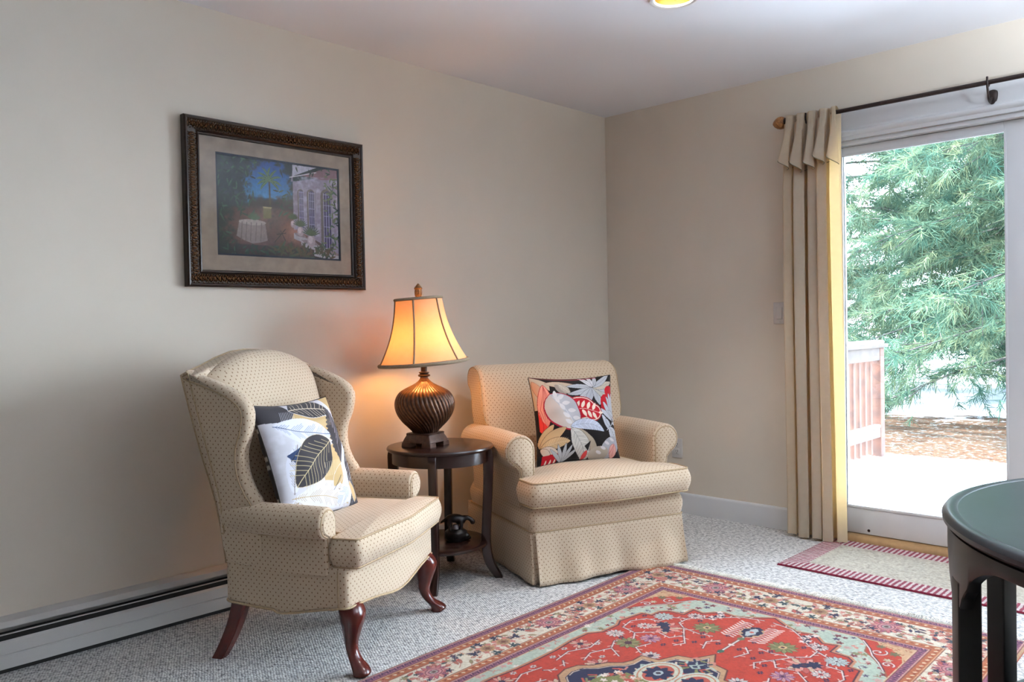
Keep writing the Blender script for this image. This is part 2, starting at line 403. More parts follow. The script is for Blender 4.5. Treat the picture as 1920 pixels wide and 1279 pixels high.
tag(MB().box(X0, 0, Y0-.15, Y0, 0, H).build('wall_back', M_wall, smooth=False), kind='structure')
# ceiling with round cut-outs for the recessed light and the added one
LX, LR = -1.318, .084; LYS = (-1.362, -3.20)
c = MB(); n = 64
for LY in LYS:
    A = []; B = []
    for k in range(n):
        a = 2*PI*k/n; A.append((LX+LR*math.cos(a), LY+LR*math.sin(a))); s_ = .25/max(abs(math.cos(a)), abs(math.sin(a))); B.append((LX+s_*math.cos(a), LY+s_*math.sin(a)))
    for k in range(n):
        q = (k+1) % n; c.add([(*A[k], H), (*A[q], H), (*B[q], H), (*B[k], H)], [(0,1,2,3)])
for (a, b, d, e) in ((X0-.15, LX-.25, Y0-.15, .15), (LX+.25, .15, Y0-.15, .15), (LX-.25, LX+.25, Y0-.15, LYS[1]-.25), (LX-.25, LX+.25, LYS[1]+.25, LYS[0]-.25), (LX-.25, LX+.25, LYS[0]+.25, .15)):
    c.add([(a, d, H), (b, d, H), (b, e, H), (a, e, H)], [(0,1,2,3)])
c.box(X0-.15, .15, Y0-.15, .15, H+.20, H+.22)
for q in ((X0-.15, X0-.14, Y0-.15, .15), (.14, .15, Y0-.15, .15), (X0-.15, .15, .14, .15), (X0-.15, .15, Y0-.15, Y0-.14)): c.box(*q, H, H+.2)
co = c.build('ceiling', M_ceil, smooth=False); tag(co, 'white ceiling', kind='structure')
# baseboards
def bboard(name, pts, axis):
    prof = [(0, 0), (.016, 0), (.016, .108), (.013, .116), (.006, .120), (0, .120)]; m_ = MB()
    if axis == 'x': m_.rings([[(x, -a, z) for a, z in prof] for x in pts])
    else: m_.rings([[(-a, y, z) for a, z in prof] for y in pts])
    return tag(m_.build(name, M_trim), 'white baseboard', kind='structure')
bboard('baseboard_left', (-1.94, 0), 'x'); bboard('baseboard_right', (-.016, -1.375), 'y')

# ---- sliding glass door
casing = MB(); casing.box(-.018, 0, D1-.07, D0+.07, DZ, DZ+.150, .003); casing.box(-.018, 0, D0, D0+.07, 0, DZ+.055, .003); casing.box(-.018, 0, D1-.07, D1, 0, DZ+.055, .003)
tag(casing.build('trim_1', M_trim), 'flat white casing round the glass door', kind='structure')
bead = MB(); prof = [(0, 0), (.018, 0), (.030, .008), (.034, .018), (.030, .026), (.022, .030), (.022, .040), (0, .044)]
bead.rings([[(-a, y, DZ+.018+z) for a, z in prof] for y in (D1-.08, D0+.08)])
tag(bead.build('trim_2', M_trim, ang=60), 'moulded white bead over the glass door', kind='structure')
door = empty('door_1', (.06, D0, 0), kind='structure'); tag(door, 'white framed sliding glass door')
def dpart(name, boxes, mat, b=.003, parent=door):
    m_ = MB()
    for q in boxes: m_.box(*q, b)
    m_.move(Matrix.Translation((-.06, -D0, 0))); return m_.build(name, mat, parent)
dpart('door_frame', [(.0, .14, D0-.012, D0, .03, DZ), (.0, .14, D1, D1+.012, .03, DZ), (.0, .14, D1, D0, DZ-.022, DZ)], M_trim)
GZ0, GZ1 = .176, 1.963
def panel(y0, y1, g0, g1, x0, x1):
    p = dpart('door_panel', [(x0, x1, g0, y0, .034, DZ-.024), (x0, x1, y1, g1, .034, DZ-.024), (x0, x1, g1, g0, .034, GZ0-.008), (x0, x1, g1, g0, GZ1+.008, DZ-.024)], M_trim)
    s = dpart('glazing_bead', [(x0-.004, x0+.012, g0, g0+.010, GZ0-.01, GZ1+.01), (x0-.004, x0+.012, g1-.010, g1, GZ0-.01, GZ1+.01), (x0-.004, x0+.012, g1, g0, GZ0-.012, GZ0), (x0-.004, x0+.012, g1, g0, GZ1, GZ1+.012)], M_trim, .002); s.parent = p
    q = MB().box(x0+.018, x0+.024, g1-.005, g0+.005, GZ0-.005, GZ1+.005).move(Matrix.Translation((-.06, -D0, 0))).build('glass_pane', M_glass, p, smooth=False)
    return p
panel(D0-.012, -2.352, -1.489, -2.2175, .040, .078)
panel(-2.245, D1+.012, -2.385, -3.11, .086, .124)
dk = MB().lathe([(0, .0), (.006, .0), (.0075, .002), (.006, .004), (0, .005)], 16).move(Matrix.Translation((.040-.06, -1.600-D0, .055)) @ Matrix.Rotation(-PI/2, 4, 'Y')).build('screw_cap', M_bronze, door)
th = MB(); th.rings([[(x, y, z) for x, z in ((-.022, 0), (-.018, .018), (-.002, .030), (.15, .030), (.15, 0))] for y in (D1, D0+.02)])
tag(th.build('trim_3', M_threshold, ang=60), 'oak threshold strip under the glass door', kind='structure')
# ---- side window further along the same wall (seen as a reflection in the picture glass)
win = empty('window_1', (.06, W0, WZ0), kind='structure')
m_ = MB()
for q in ((.05, .10, W1, W1+.045, WZ0, WZ1), (.05, .10, W0-.045, W0, WZ0, WZ1), (.05, .10, W1, W0, WZ0, WZ0+.045), (.05, .10, W1, W0, WZ1-.045, WZ1), (.055, .095, W1, W0, 1.395, 1.435), (-.018, 0, W1-.07, W0+.07, WZ1, WZ1+.07), (-.018, 0, W1-.07, W1, WZ0, WZ1), (-.018, 0, W0, W0+.07, WZ0, WZ1)): m_.box(*q)
for yy in (-4.40, -4.63, -4.86): m_.box(.065, .085, yy-.01, yy+.01, WZ0, WZ1)
m_.move(Matrix.Translation((-.06, -W0, -WZ0))).build('window_frame', M_trim, win, smooth=False)
MB().box(-.05, .05, W1-.03, W0+.03, WZ0-.025, WZ0, .004).move(Matrix.Translation((-.06, -W0, -WZ0))).build('window_sill', M_trim, win)
MB().box(.075, .079, W1+.03, W0-.03, WZ0+.03, WZ1-.03).move(Matrix.Translation((-.06, -W0, -WZ0))).build('glass_pane', M_glass, win, smooth=False)
bl = empty('window_blind', (.025, -4.625, WZ1)); tag(bl, 'white slatted blind in the side window', 'blind')
m_ = MB()
for k in range(25):
    z = -.07-k*.043; P_ = [(-.009, z-.018), (.009, z+.018), (.012, z+.016), (-.006, z-.020)]
    m_.rings([[(x, y, zz) for x, zz in P_] for y in (-.44, .44)])
m_.build('slats', M_slat, bl, smooth=False); MB().box(-.025, .02, -.45, .45, -.05, 0).build('head_rail', M_trim, bl, smooth=False)

# ---- recessed light in view, plus an unseen one added to brighten the room
M_ring = simple('white_ring', (.82,.80,.78), .35, nz=.01); M_gold = simple('gold_reflector', (.95, .66, .20), .28, metal=1, nz=.05)
q = N('frosted_bulb'); e = q.n('Emission'); e.inputs[0].default_value = (1, .74, .40, 1); e.inputs[1].default_value = 3; q.l(e.outputs[0], q.out.inputs[0]); M_can = q.m
for LY, lb in zip(LYS, ('lit round recessed ceiling light with brass-coloured reflector at the top edge of the view', 'recessed ceiling light added outside the view to brighten the room')):
    rl = empty('recessed_ceiling_light', (LX, LY, H)); tag(rl, lb, 'ceiling light', 'recessed ceiling lights')
    MB().lathe([(.078, .003), (.080, -.004), (.088, -.008), (.097, -.006), (.100, 0), (.090, .0005)], 64, cap=False).build('trim_ring', M_ring, rl)
    MB().lathe([(.080, .0), (.076, .03), (.070, .07), (.062, .11), (.0, .112)], 64, cap=False).build('reflector', M_gold, rl)
    MB().lathe([(0, .096), (.03, .097), (.045, .100), (.05, .108)], 32).build('bulb', M_can, rl)
    l = bpy.data.lights.new('downlight', 'SPOT'); l.energy = 60; l.color = (1, .93, .88); l.spot_size = math.radians(104); l.spot_blend = .5; l.shadow_soft_size = .026
    o = bpy.data.objects.new('downlight', l); COL.objects.link(o); o.location = (0, 0, .092); o.parent = rl

# unseen torchiere, added to brighten the ceiling and walls with cool white light
tl_ = empty('added_floor_lamp', (-1.20, -3.92, 0)); tag(tl_, 'black lit torchiere added outside the view to brighten the ceiling and walls', 'floor lamp')
MB().lathe([(0, 0), (.14, 0), (.145, .012), (.03, .03), (.014, .05), (0, .05)], 40).build('base', M_black, tl_)
MB().lathe([(0, .03), (.011, .03), (.011, 1.66), (0, 1.66)], 16).build('pole', M_black, tl_)
MB().lathe([(.02, 1.65), (.08, 1.68), (.14, 1.74), (.17, 1.80), (.166, 1.80), (.135, 1.745), (.078, 1.69), (.02, 1.66)], 48, cap=False).build('lamp_shade', M_plate, tl_)
l = bpy.data.lights.new('added_uplight', 'SPOT'); l.energy = 370; l.color = (.78, .89, 1.0); l.spot_size = math.radians(178); l.spot_blend = .3; l.shadow_soft_size = .05
o = bpy.data.objects.new('added_uplight', l); COL.objects.link(o); o.location = (0, 0, 1.76); o.rotation_euler = (PI, 0, 0); o.parent = tl_

# ---- baseboard heater along the left wall
ht = empty('baseboard_heater', (-4.2, 0, 0)); tag(ht, 'long white baseboard heater along the wall under the picture', 'heater')
xa, xb = -2.0+0, 2.05   # local x
xa = X0+4.2+.02; xb = -2.0+4.2
def strip(pr, name, mat, ang=40): return MB().rings([[(x, -a, z) for a, z in pr] for x in (xa, xb)]).build(name, mat, ht, ang=ang)
strip([(.0, .0), (.004, .0), (.004, .178), (.0, .178)], 'back_plate', M_heat)
strip([(.004, .178), (.030, .178), (.052, .172), (.056, .152), (.050, .152), (.047, .166), (.028, .172), (.004, .172)], 'hood', M_heat)
strip([(.060, .018), (.066, .018), (.068, .060), (.064, .064), (.068, .068), (.066, .104), (.058, .112), (.055, .110), (.062, .102), (.060, .066)], 'front_panel', M_heat)
strip([(.046, .128), (.060, .130), (.060, .133), (.046, .131)], 'damper_blade', M_heat)
strip([(.006, .03), (.046, .03), (.046, .125), (.006, .125)], 'fin_element', M_dark)
strip([(.0, .0), (.050, .0), (.050, .018), (.0, .018)], 'toe_recess', M_dark)
MB().box(xb-.004, xb+.03, -.070, 0, .012, .180, .006).build('end_cap', M_heat, ht)

# ---- switch and outlet on the right wall
sw = empty('light_switch', (0, -1.180, 1.172)); tag(sw, 'ivory two-gang rocker light switch beside the curtain', 'light switch')
MB().box(-.006, 0, -.058, .058, -.058, .058, .003).build('wall_plate', M_plate, sw)
for yy in (.023, -.023):
    r_ = MB().rings([[(-.006, yy+dy, z) for dy, z in ((-.016, -.033), (.016, -.033), (.016, .033), (-.016, .033))], [(-.0075, yy+dy, z) for dy, z in ((-.016, -.033), (.016, -.033), (.016, .033), (-.016, .033))], [(-.012 if z < 0 else -.008, yy+dy, z) for dy, z in ((-.014, -.031), (.014, -.031), (.014, .031), (-.014, .031))]]).build('rocker', M_plate, sw, ang=20)
    for zz in (-.048, .048): MB().lathe([(0, 0), (.003, 0), (.0025, .0012), (0, .0014)], 10).move(Matrix.Translation((-.006, yy, zz)) @ Matrix.Rotation(-PI/2, 4, 'Y')).build('screw', M_trim, sw)
ou = empty('wall_outlet', (0, -.500, .383)); tag(ou, 'ivory duplex wall outlet behind the club chair arm', 'outlet')
MB().box(-.006, 0, -.036, .036, -.058, .058, .003).build('wall_plate', M_plate, ou)
for zz in (.021, -.021):
    r_ = MB().box(-.009, -.005, -.0165, .0165, zz-.017, zz+.017, .002).build('receptacle', M_plate, ou)
    for (dy, dz, hh, ww) in ((-.006, .004, .005, .0012), (.006, .004, .004, .0012), (0, -.008, .0025, .0022)):
        MB().box(-.0094, -.0088, dy-ww, dy+ww, zz+dz-hh, zz+dz+hh).build('slot', M_slot, r_, smooth=False)

# ================================================================== WINGBACK CHAIR
def pipe(pts, parent, r=.0032, closed=True, name='piping', sm=True):
    return MB().tube(pts, r, 6, closed).build(name, M_pipe, parent)
wc = empty('wingback_chair', (-2.355, -.842, 0), 26)
tag(wc, 'tall cream wingback armchair with dotted upholstery and cabriole legs, before the heater', 'armchair', 'cream dotted armchairs')
# seat base with scalloped lower edge
oc = resample(rpoly([(-.345, .028), (.345, .028), (.335, .512), (-.335, .512)], [.03, .03, .04, .04], 6), .02)
oc = [(x, y-.022*max(0, 1-(x/.32)**2) if y < .05 else y) for x, y in oc]
def zlow(x, y):
    if y < .06: return .226-.034*math.exp(-(x/.16)**2)
    return .206+.016*math.cos((y-.05)/.25*PI)*(1 if y < .30 else .4)
rings = []
for k, (dz, ins) in enumerate([(0, .012), (.002, .003), (.010, 0)]): rings.append([(q[0], q[1], zlow(*o)+dz) for q, o in zip(inset(oc, ins), oc)])
for t in (.35, .7, .94): rings.append([(x, y, zlow(x, y)*(1-t)+.353*t) for x, y in oc])
rings.append([(q[0], q[1], .356) for q in inset(oc, .006)]); rings.append([(q[0], q[1], .358) for q in inset(oc, .02)])
MB().rings(rings).build('seat_base', M_uph, wc, uv=True)
MB().rings([[(q[0], q[1], zlow(*o)+.006) for q, o in zip(inset(oc, .010), oc)], [(q[0], q[1], .25) for q in inset(oc, .05)]]).build('dust_cover', M_liner, wc)
pipe([(q[0], q[1], zlow(*o)+.001) for q, o in zip(inset(oc, -.001), oc)], wc, .0038)
# back: inner pad, outer shell
YR = lambda z: float(np.interp(z, [.2, .34, .459, .60, .717, .86, .996, 1.07], [.500, .508, .522, .552, .585, .618, .646, .655]))   # rear face of the back
def P_in(u, v): zt = 1.062-.080*abs(u)**2.1; z_ = .40+(zt-.40)*(v*.5+.5); return (u*.300*(1+.055*max(0, min(1, (z_-.55)/.45))), z_)
m_ = MB(); slab(m_, P_in, lambda x, z: YR(z)-.065, (.085, .03), p=5, q=.42); m_.build('back_pad', M_uph, wc, uv=True)
top = [(.352*s, z) for s, z in ((-1, .985), (-.9, .996), (-.72, 1.012), (-.5, 1.036), (-.25, 1.056), (0, 1.062), (.25, 1.056), (.5, 1.036), (.72, 1.012), (.9, .996), (1, .985))]
ol = [(-.335, .345), (.335, .345)]+[(x, z) for x, z in top[::-1]]
ol = resample(ol, .03)
def wp(x, z, t): return (x, t, z)
WF = lambda z: 1+.055*max(0, min(1, (z-.55)/.45))       # the back widens a little towards its top
def lean(x, y, z): return (x*WF(z), y+YR(z)-.070, z)
m_ = MB(); n_out = len(ol)
prism(m_, ol, 1, 0.0, .070, .014, 4, warp=lambda x, y, z: lean(x, y, z)); m_.build('outer_back', M_uph, wc, uv=True)
pipe([lean(x, .060, z) for x, z in inset(ol, -.001)], wc, .003)
# wings and arms
wing = spline([(.49, .36), (.525, .56), (.575, .76), (.628, .985), (.60, .990), (.545, .975), (.475, .950), (.418, .922), (.382, .890), (.370, .850), (.380, .79), (.402, .73), (.402, .66), (.378, .60), (.352, .56), (.345, .50), (.35, .36)], 4)
arm_s = [(.285, .33), (.285, .50)]+[(.338+.054*math.cos(math.radians(a)), .500+.054*math.sin(math.radians(a))) for a in range(170, -61, -14)]+[(.352, .449), (.349, .42), (.349, .33)]
for sg in (-1, 1):
    def wrp(x, y, z, sg=sg): return (sg*(x*WF(z)+(.60-y)*.040*(1 if z > .5 else max(0, (z-.42)/.08))), y, z)
    m_ = MB(); prism(m_, wing, 0, .292, .352, .024, 5, warp=wrp); m_.build('wing', M_uph, wc, uv=True, ang=60)
    seam = [wrp(.352, q[0], q[1]) for q in inset(wing, .025)]; seam = [p for p in seam if p[2] > .44]
    i0 = max(range(len(seam)), key=lambda i: (Vector(seam[i])-Vector(seam[i-1])).length); seam = seam[i0:]+seam[:i0]
    pipe(seam, wc, .0028, closed=False)
    m_ = MB(); aw = [(x, z) for x, z in resample(arm_s, .02)]
    prism(m_, aw, 1, .098, .50, .012, 4, warp=lambda x, y, z, sg=sg: (sg*(x-(y > .35)*min(.03, (y-.35)*.25)), y, z+.004*math.sin((y-.1)*6))); m_.build('arm', M_uph, wc, uv=True)
    pn = inset(aw, .010); pipe([(sg*x, .099, z+.0) for x, z in pn if z > .36], wc, .003, closed=False)
    MB().rings([[(sg*x, .0975, z) for x, z in inset(aw, .012)], [(sg*x, .092, z) for x, z in inset(aw, .018)]]).build('arm_front', M_uph, wc, uv=True)
    pipe([(sg*.3515, y, .452+.004*math.sin(y*9)) for y in np.linspace(.10, .50, 14)], wc, .0025, closed=False)
    # seam where base side meets front rail
    pipe([(sg*.347, .062, z) for z in np.linspace(.23, .35, 5)], wc, .0022, closed=False)
# T-shaped seat cushion
co_ = resample(rpoly([(-.335, -.006), (0, -.040), (.335, -.006), (.338, .088), (.268, .092), (.262, .44), (-.262, .44), (-.268, .092), (-.338, .088)], [.022, .3, .022, .018, .012, .03, .03, .012, .018], 6), .014)
m_, s0, s1 = box_cushion(co_, (0, .055), .360, .452, .022, .014); cu = m_.build('seat_cushion', M_uph, wc, uv=True, ang=75)
pipe(s0, cu, .0036); pipe(s1, cu, .0036)
# cabriole front legs, raked rear legs
def cabriole(sg):
    sec = [(.240, 0, .020, .000), (.224, 0, .037, .002), (.20, 0, .041, .007), (.175, 0, .038, .008), (.145, 0, .031, .006), (.115, 0, .0245, .004), (.09, 0, .0205, .003), (.065, 0, .0190, .007), (.045, 0, .021, .015), (.028, 0, .027, .026), (.014, 0, .0285, .031), (.004, 0, .026, .029), (0, 0, .022, .028)]
    sec = [(z, r, o) for z, _, r, o in sec]; rings = []
    for z, r, o in [(q[0], q[1], q[2]) for q in spline([(a, b, c_) for a, b, c_ in sec], 3, closed=False)]:
        ring = []
        for k in range(20):
            a = 2*PI*k/20; sq = (abs(math.cos(a))**2.6+abs(math.sin(a))**2.6)**(-1/2.6)
            ring.append((sg*(.290+o*.9)+.006+r*sq*math.cos(a), (.056-o*1.8)+r*sq*math.sin(a), z))
        rings.append(ring)
    return MB().rings(rings)
for sg in (-1, 1):
    cabriole(sg).build('leg', M_mahog, wc, ang=60)
    rings = []
    for t in np.linspace(0, 1, 9):
        z = .24*(1-t); y = .462+.098*t**1.6; h = .025-.004*t; x = sg*(.300)
        rings.append([(x+dx, y+dy, z) for dx, dy in rpoly([(-h, -h), (h, -h), (h, h), (-h, h)], .006, 3)])
    MB().rings(rings).build('leg', M_mahog, wc)

# ================================================================== CLUB ARMCHAIR
cc = empty('club_armchair', (-1.244, -.97, 0), -22)
tag(cc, 'wide cream rolled-arm club armchair with dotted upholstery and pleated skirt in the corner', 'armchair', 'cream dotted armchairs')
HW = .395
bo = resample(rpoly([(-HW, .045), (HW, .045), (HW, .80), (-HW, .80)], [.03, .03, .05, .05], 6), .02)
bw = lambda z: .010*math.sin(max(0, min(1, (z-.235)/.10))*PI)-.012*max(0, (z-.30)/.04)
rings = [[(q[0], q[1], z) for q in inset(bo, -bw(z)+ (.02 if z > .337 else 0))] for z in (.06, .15, .228, .235, .25, .27, .29, .31, .325, .333, .338)]
MB().rings(rings).build('seat_base', M_uph, cc, uv=True)
pipe([(q[0], q[1], .232) for q in inset(bo, -.004)], cc, .0038)
# skirt with kick pleats at the front corners
path = []
def addp(a, b, n_): path.extend([(a[0]+(b[0]-a[0])*k/n_, a[1]+(b[1]-a[1])*k/n_, 0) for k in range(n_)])
E_ = .004; xf, yf = HW+E_, .045-E_
addp((-xf, .80), (-xf, yf+.035), 40)
path += [(-xf, yf+.032, 0), (-xf, yf+.020, .3), (-xf+.004, yf+.016, 1), (-xf+.010, yf+.010, 1), (-xf+.015, yf+.004, .8), (-xf+.018, yf, .1)]
addp((-xf+.022, yf), (xf-.022, yf), 70)
path += [(xf-.018, yf, .1), (xf-.015, yf+.004, .8), (xf-.010, yf+.010, 1), (xf-.004, yf+.016, 1), (xf, yf+.020, .3), (xf, yf+.032, 0)]
addp((xf, yf+.035), (xf, .80), 40); path.append((xf, .80, 0)); addp((xf-.01, .81), (-xf+.01, .81), 30); path.append((-xf, .81, 0))
rings = []
for t in np.linspace(0, 1, 12):
    z = .232*(1-t)+.013*t; ring = []
    for i, (x, y, nt) in enumerate(path):
        fl = .026*t*(1 if y < .1 else .8); cx = x/HW; px, py = x+math.copysign(fl*.3, x)*(1 if abs(x) > .37 else 0), y-(fl*1.8 if y < .08 else 0)
        if abs(x) <= .37 and y < .1: px = x*(1+.02*t); py += t*(.010*math.sin(x*17+1)+.006*math.sin(x*41))
        if abs(x) > .39 and y > .08: px += math.copysign(t*(.006*math.sin(y*19)), x)
        d = nt*.030*t; px -= math.copysign(d, x); py += d
        ring.append((px, py, z+(.006*t*math.sin(x*12+2) if y < .1 else 0)))
    rings.append(ring)
m_ = MB().rings(rings, False, False); sk = m_.build('skirt', M_uph, cc, uv=True, ang=50)
so = sk.modifiers.new('cloth_thickness', 'SOLIDIFY'); so.thickness = .003; so.offset = -1
# back with rolled top
prof = spline([(.50, .34), (.535, .50), (.572, .66), (.600, .80), (.612, .855), (.636, .900), (.680, .928), (.730, .934), (.780, .915), (.803, .872), (.795, .828), (.765, .800), (.752, .74), (.755, .55), (.76, .34)], 4)
def wpb(x, y, z):
    k = max(0, min(1, (z-.60)/.10)); k = k*k*(3-2*k); w_ = 1+.05*k
    return (x*w_, y-.020*(1-(x/.40)**4)*(1 if y < .68 else 0)*math.sin(PI*max(0, min(1, (z-.35)/.56))), z)
m_ = MB(); prism(m_, prof, 0, -.378, .378, .026, 5, warp=wpb); m_.build('back', M_uph, cc, uv=True, ang=70)
for sg in (-1, 1):
    pp = [wpb(sg*.374, q[0], q[1]) for q in inset(prof, .010)]; pp = [p for p in pp if p[2] > .64 and p[1] < .80]
    i0 = max(range(len(pp)), key=lambda i: (Vector(pp[i])-Vector(pp[i-1])).length); pipe(pp[i0:]+pp[:i0], cc, .003, closed=False)
# arms
as_ = [(.315, .28), (.315, .55)]+[(.388+.074*math.cos(math.radians(a)), .568+.074*math.sin(math.radians(a))) for a in range(176, -76, -12)]+[(.400, .480), (.396, .45), (.395, .30)]
as_ = resample(as_, .02)
for sg in (-1, 1):
    m_ = MB(); prism(m_, as_, 1, .165, .74, .012, 4, warp=lambda x, y, z, sg=sg: (sg*x, y, z+.006*math.sin((y-.16)*5)-(.010*(y-.16)))); m_.build('arm', M_uph, cc, uv=True)
    pipe([(sg*x, .166, z) for x, z in inset(as_, .011)][2:], cc, .003, closed=False)
    MB().rings([[(sg*x, .164, z) for x, z in inset(as_, .014)], [(sg*x, .159, z) for x, z in inset(as_, .020)]]).build('arm_front', M_uph, cc, uv=True)
# T cushion
cu_ = resample(rpoly([(-.405, .004), (0, -.026), (.405, .004), (.412, .150), (.312, .156), (.305, .55), (-.305, .55), (-.312, .156), (-.412, .150)], [.035, .35, .035, .03, .012, .03, .03, .012, .03], 6), .015)
m_, s0, s1 = box_cushion(cu_, (0, .11), .346, .450, .034, .018); cu = m_.build('seat_cushion', M_uph, cc, uv=True, ang=75)
pipe(s0, cu, .0042); pipe(s1, cu, .0042)
for sg in (-1, 1):
    MB().box(sg*.33-.02, sg*.33+.02, .08, .12, 0, .07).build('leg', M_mahog, cc); MB().box(sg*.33-.02, sg*.33+.02, .70, .74, 0, .07).build('leg', M_mahog, cc)

# ================================================================== SIDE TABLE
st = empty('side_table', (-1.762, -.380, 0)); tag(st, 'round espresso-stained wooden side table with lower shelf between the two armchairs', 'side table')
MB().lathe([(0, .580), (.228, .580), (.236, .583), (.2405, .590), (.2405, .593), (.237, .599), (.233, .600), (0, .600)], 96).build('table_top', M_espresso, st)
MB().lathe([(.212, .528), (.218, .528), (.218, .582), (.212, .582), (.196, .582), (.196, .528), (.212, .528)], 96, cap=False).build('apron', M_espresso, st)
MB().lathe([(0, .148), (.200, .148), (.207, .152), (.209, .158), (.207, .164), (.202, .167), (0, .167)], 96).build('lower_shelf', M_espresso, st)
for a in (-50, 40, 130, 220):
    rings = []
    for z, ro, ri in spline([(.581, .232, .198), (.565, .239, .196), (.53, .240, .194), (.45, .237, .194), (.35, .231, .190), (.25, .224, .184), (.17, .221, .180), (.11, .226, .184), (.06, .241, .198), (.02, .262, .224), (0, .272, .240)], 3, closed=False):
        c_, w_ = (ro+ri)/2, .0175; h = (ro-ri)/2
        rings.append([(c_+dx, dy, z) for dx, dy in rpoly([(-h, -w_), (h, -w_), (h, w_), (-h, w_)], .004, 3)])
    MB().rings(rings).move(Matrix.Rotation(math.radians(a), 4, 'Z')).build('leg', M_espresso, st)
# figurine on the shelf
fg = empty('bronze_figurine', (-1.722, -.430, .167), -46); tag(fg, 'small dark bronze figurine of a crouching animal on a pot, on the lower shelf', 'figurine')
m_ = MB(); m_.lathe([(0, 0), (.040, 0), (.046, .008), (.052, .025), (.050, .042), (.036, .052), (.030, .055), (0, .056)], 24)
m_.sphere((-.005, 0, .100), (.044, .026, .020), 16); m_.sphere((.020, 0, .092), (.026, .022, .022), 14)
m_.tube([(.035, 0, .100), (.055, -.002, .102), (.068, 0, .094), (.078, 0, .082)], [.014, .011, .011, .009], 8); m_.sphere((.076, 0, .083), .013, 10)
m_.tube([(-.040, 0, .098), (-.058, 0, .088), (-.070, 0, .080)], [.010, .006, .004], 8)
for (x, y) in ((-.026, -.016), (-.026, .016), (.024, -.016), (.024, .016)): m_.tube([(x, y, .094), (x*1.1, y*1.5, .066), (x*.9, y*1.3, .045)], [.010, .007, .008], 8)
m_.sphere((.044, -.012, .022), (.020, .014, .016), 10); m_.sphere((.050, .006, .010), (.020, .016, .010), 10)
bo_ = m_.build('body', M_fig, fg); md = bo_.modifiers.new('fuse', 'REMESH'); md.mode = 'VOXEL'; md.voxel_size = .0035; md.use_smooth_shade = True; sm = bo_.modifiers.new('soften', 'SMOOTH'); sm.iterations = 3
MB().lathe([(0, .050), (.026, .050), (.020, .062), (.012, .072), (0, .074)], 20).build('neck_band', M_figs, fg)

# ================================================================== TABLE LAMP
vr = math.degrees(YAW)-90
lx, ly = -1.762-.066*math.sin(YAW)*1.0+.0, -.380+.066*math.cos(YAW)
lm = empty('table_lamp', (lx, ly, .600), vr); tag(lm, 'lit table lamp with twisted fluted bronze body and silk bell shade on the side table', 'table lamp')
def sqr(h, z, ang=0, rr=.006): 
    c_, s_ = math.cos(ang), math.sin(ang); return [(x*c_-y*s_, x*s_+y*c_, z) for x, y in rpoly([(-h, -h), (h, -h), (h, h), (-h, h)], rr, 3)]
BA = math.radians(-28)
M_base = simple('brown_patina', (.075, .040, .028), .45, metal=.35, nz=.35, nscale=50)
m_ = MB(); m_.rings([sqr(h, z, BA) for h, z in ((.074, .018), (.0745, .022), (.070, .034), (.064, .046), (.062, .052), (.064, .056), (.060, .060))])
for sx in (-1, 1):
    for sy in (-1, 1):
        c_, s_ = math.cos(BA), math.sin(BA); x, y = sx*.054, sy*.054; X_, Y_ = x*c_-y*s_, x*s_+y*c_
        m_.rings([[(X_+a, Y_+b, z) for a, b, _ in sqr(h, 0, BA, .003)] for h, z in ((.024, 0), (.024, .006), (.022, .019))])
m_.build('base', M_base, lm)
def flute():
    q = N('fluted_bronze'); b = q.bsdf((.05, .025, .015), .30, metal=.6, spec=.6); a = q.n('VertexColor'); a.layer_name = 'pattern'; nz = q.noise(60, 5, q.n('TexCoord').outputs['Object'])
    r = q.ramp(nz.outputs['Fac'], [(.35, (.6,.6,.6)), (.7, (1.4,1.4,1.4))]); q.l(q.mix(1.0, a.outputs[0], r.outputs[0], 'MULTIPLY'), b.inputs['Base Color']); q.bump(nz.outputs['Fac'], .25, .003); return q.m
prof_ = spline([(.055, .056), (.060, .066), (.078, .085), (.104, .112), (.125, .145), (.134, .180), (.130, .212), (.113, .240), (.086, .258), (.058, .272), (.034, .286), (.020, .300), (.0165, .312)], 6, closed=False)
PR = np.array(prof_); nf = 42; Wn = 504
rr = PR[:, 0][:, None]; zz = PR[:, 1][:, None]; th_ = np.linspace(0, 2*PI, Wn)[None, :]
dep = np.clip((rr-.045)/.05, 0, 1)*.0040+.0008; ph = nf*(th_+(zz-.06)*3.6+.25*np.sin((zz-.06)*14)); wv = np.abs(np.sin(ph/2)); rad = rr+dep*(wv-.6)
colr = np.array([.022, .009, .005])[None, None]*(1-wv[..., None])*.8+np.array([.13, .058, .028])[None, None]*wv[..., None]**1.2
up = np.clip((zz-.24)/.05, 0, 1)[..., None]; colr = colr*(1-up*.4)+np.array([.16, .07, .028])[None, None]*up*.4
grid_obj('lamp_body', Wn, len(PR), lambda U, V: (rad*np.cos(th_), rad*np.sin(th_), zz+0*th_), colr, flute(), lm)
MB().lathe([(.016, .310), (.026, .312), (.028, .316), (.026, .320), (.020, .322), (.020, .326), (.024, .328), (.024, .331), (.014, .334), (.014, .362), (.010, .364), (0, .364)], 32).build('neck', M_bronze, lm)
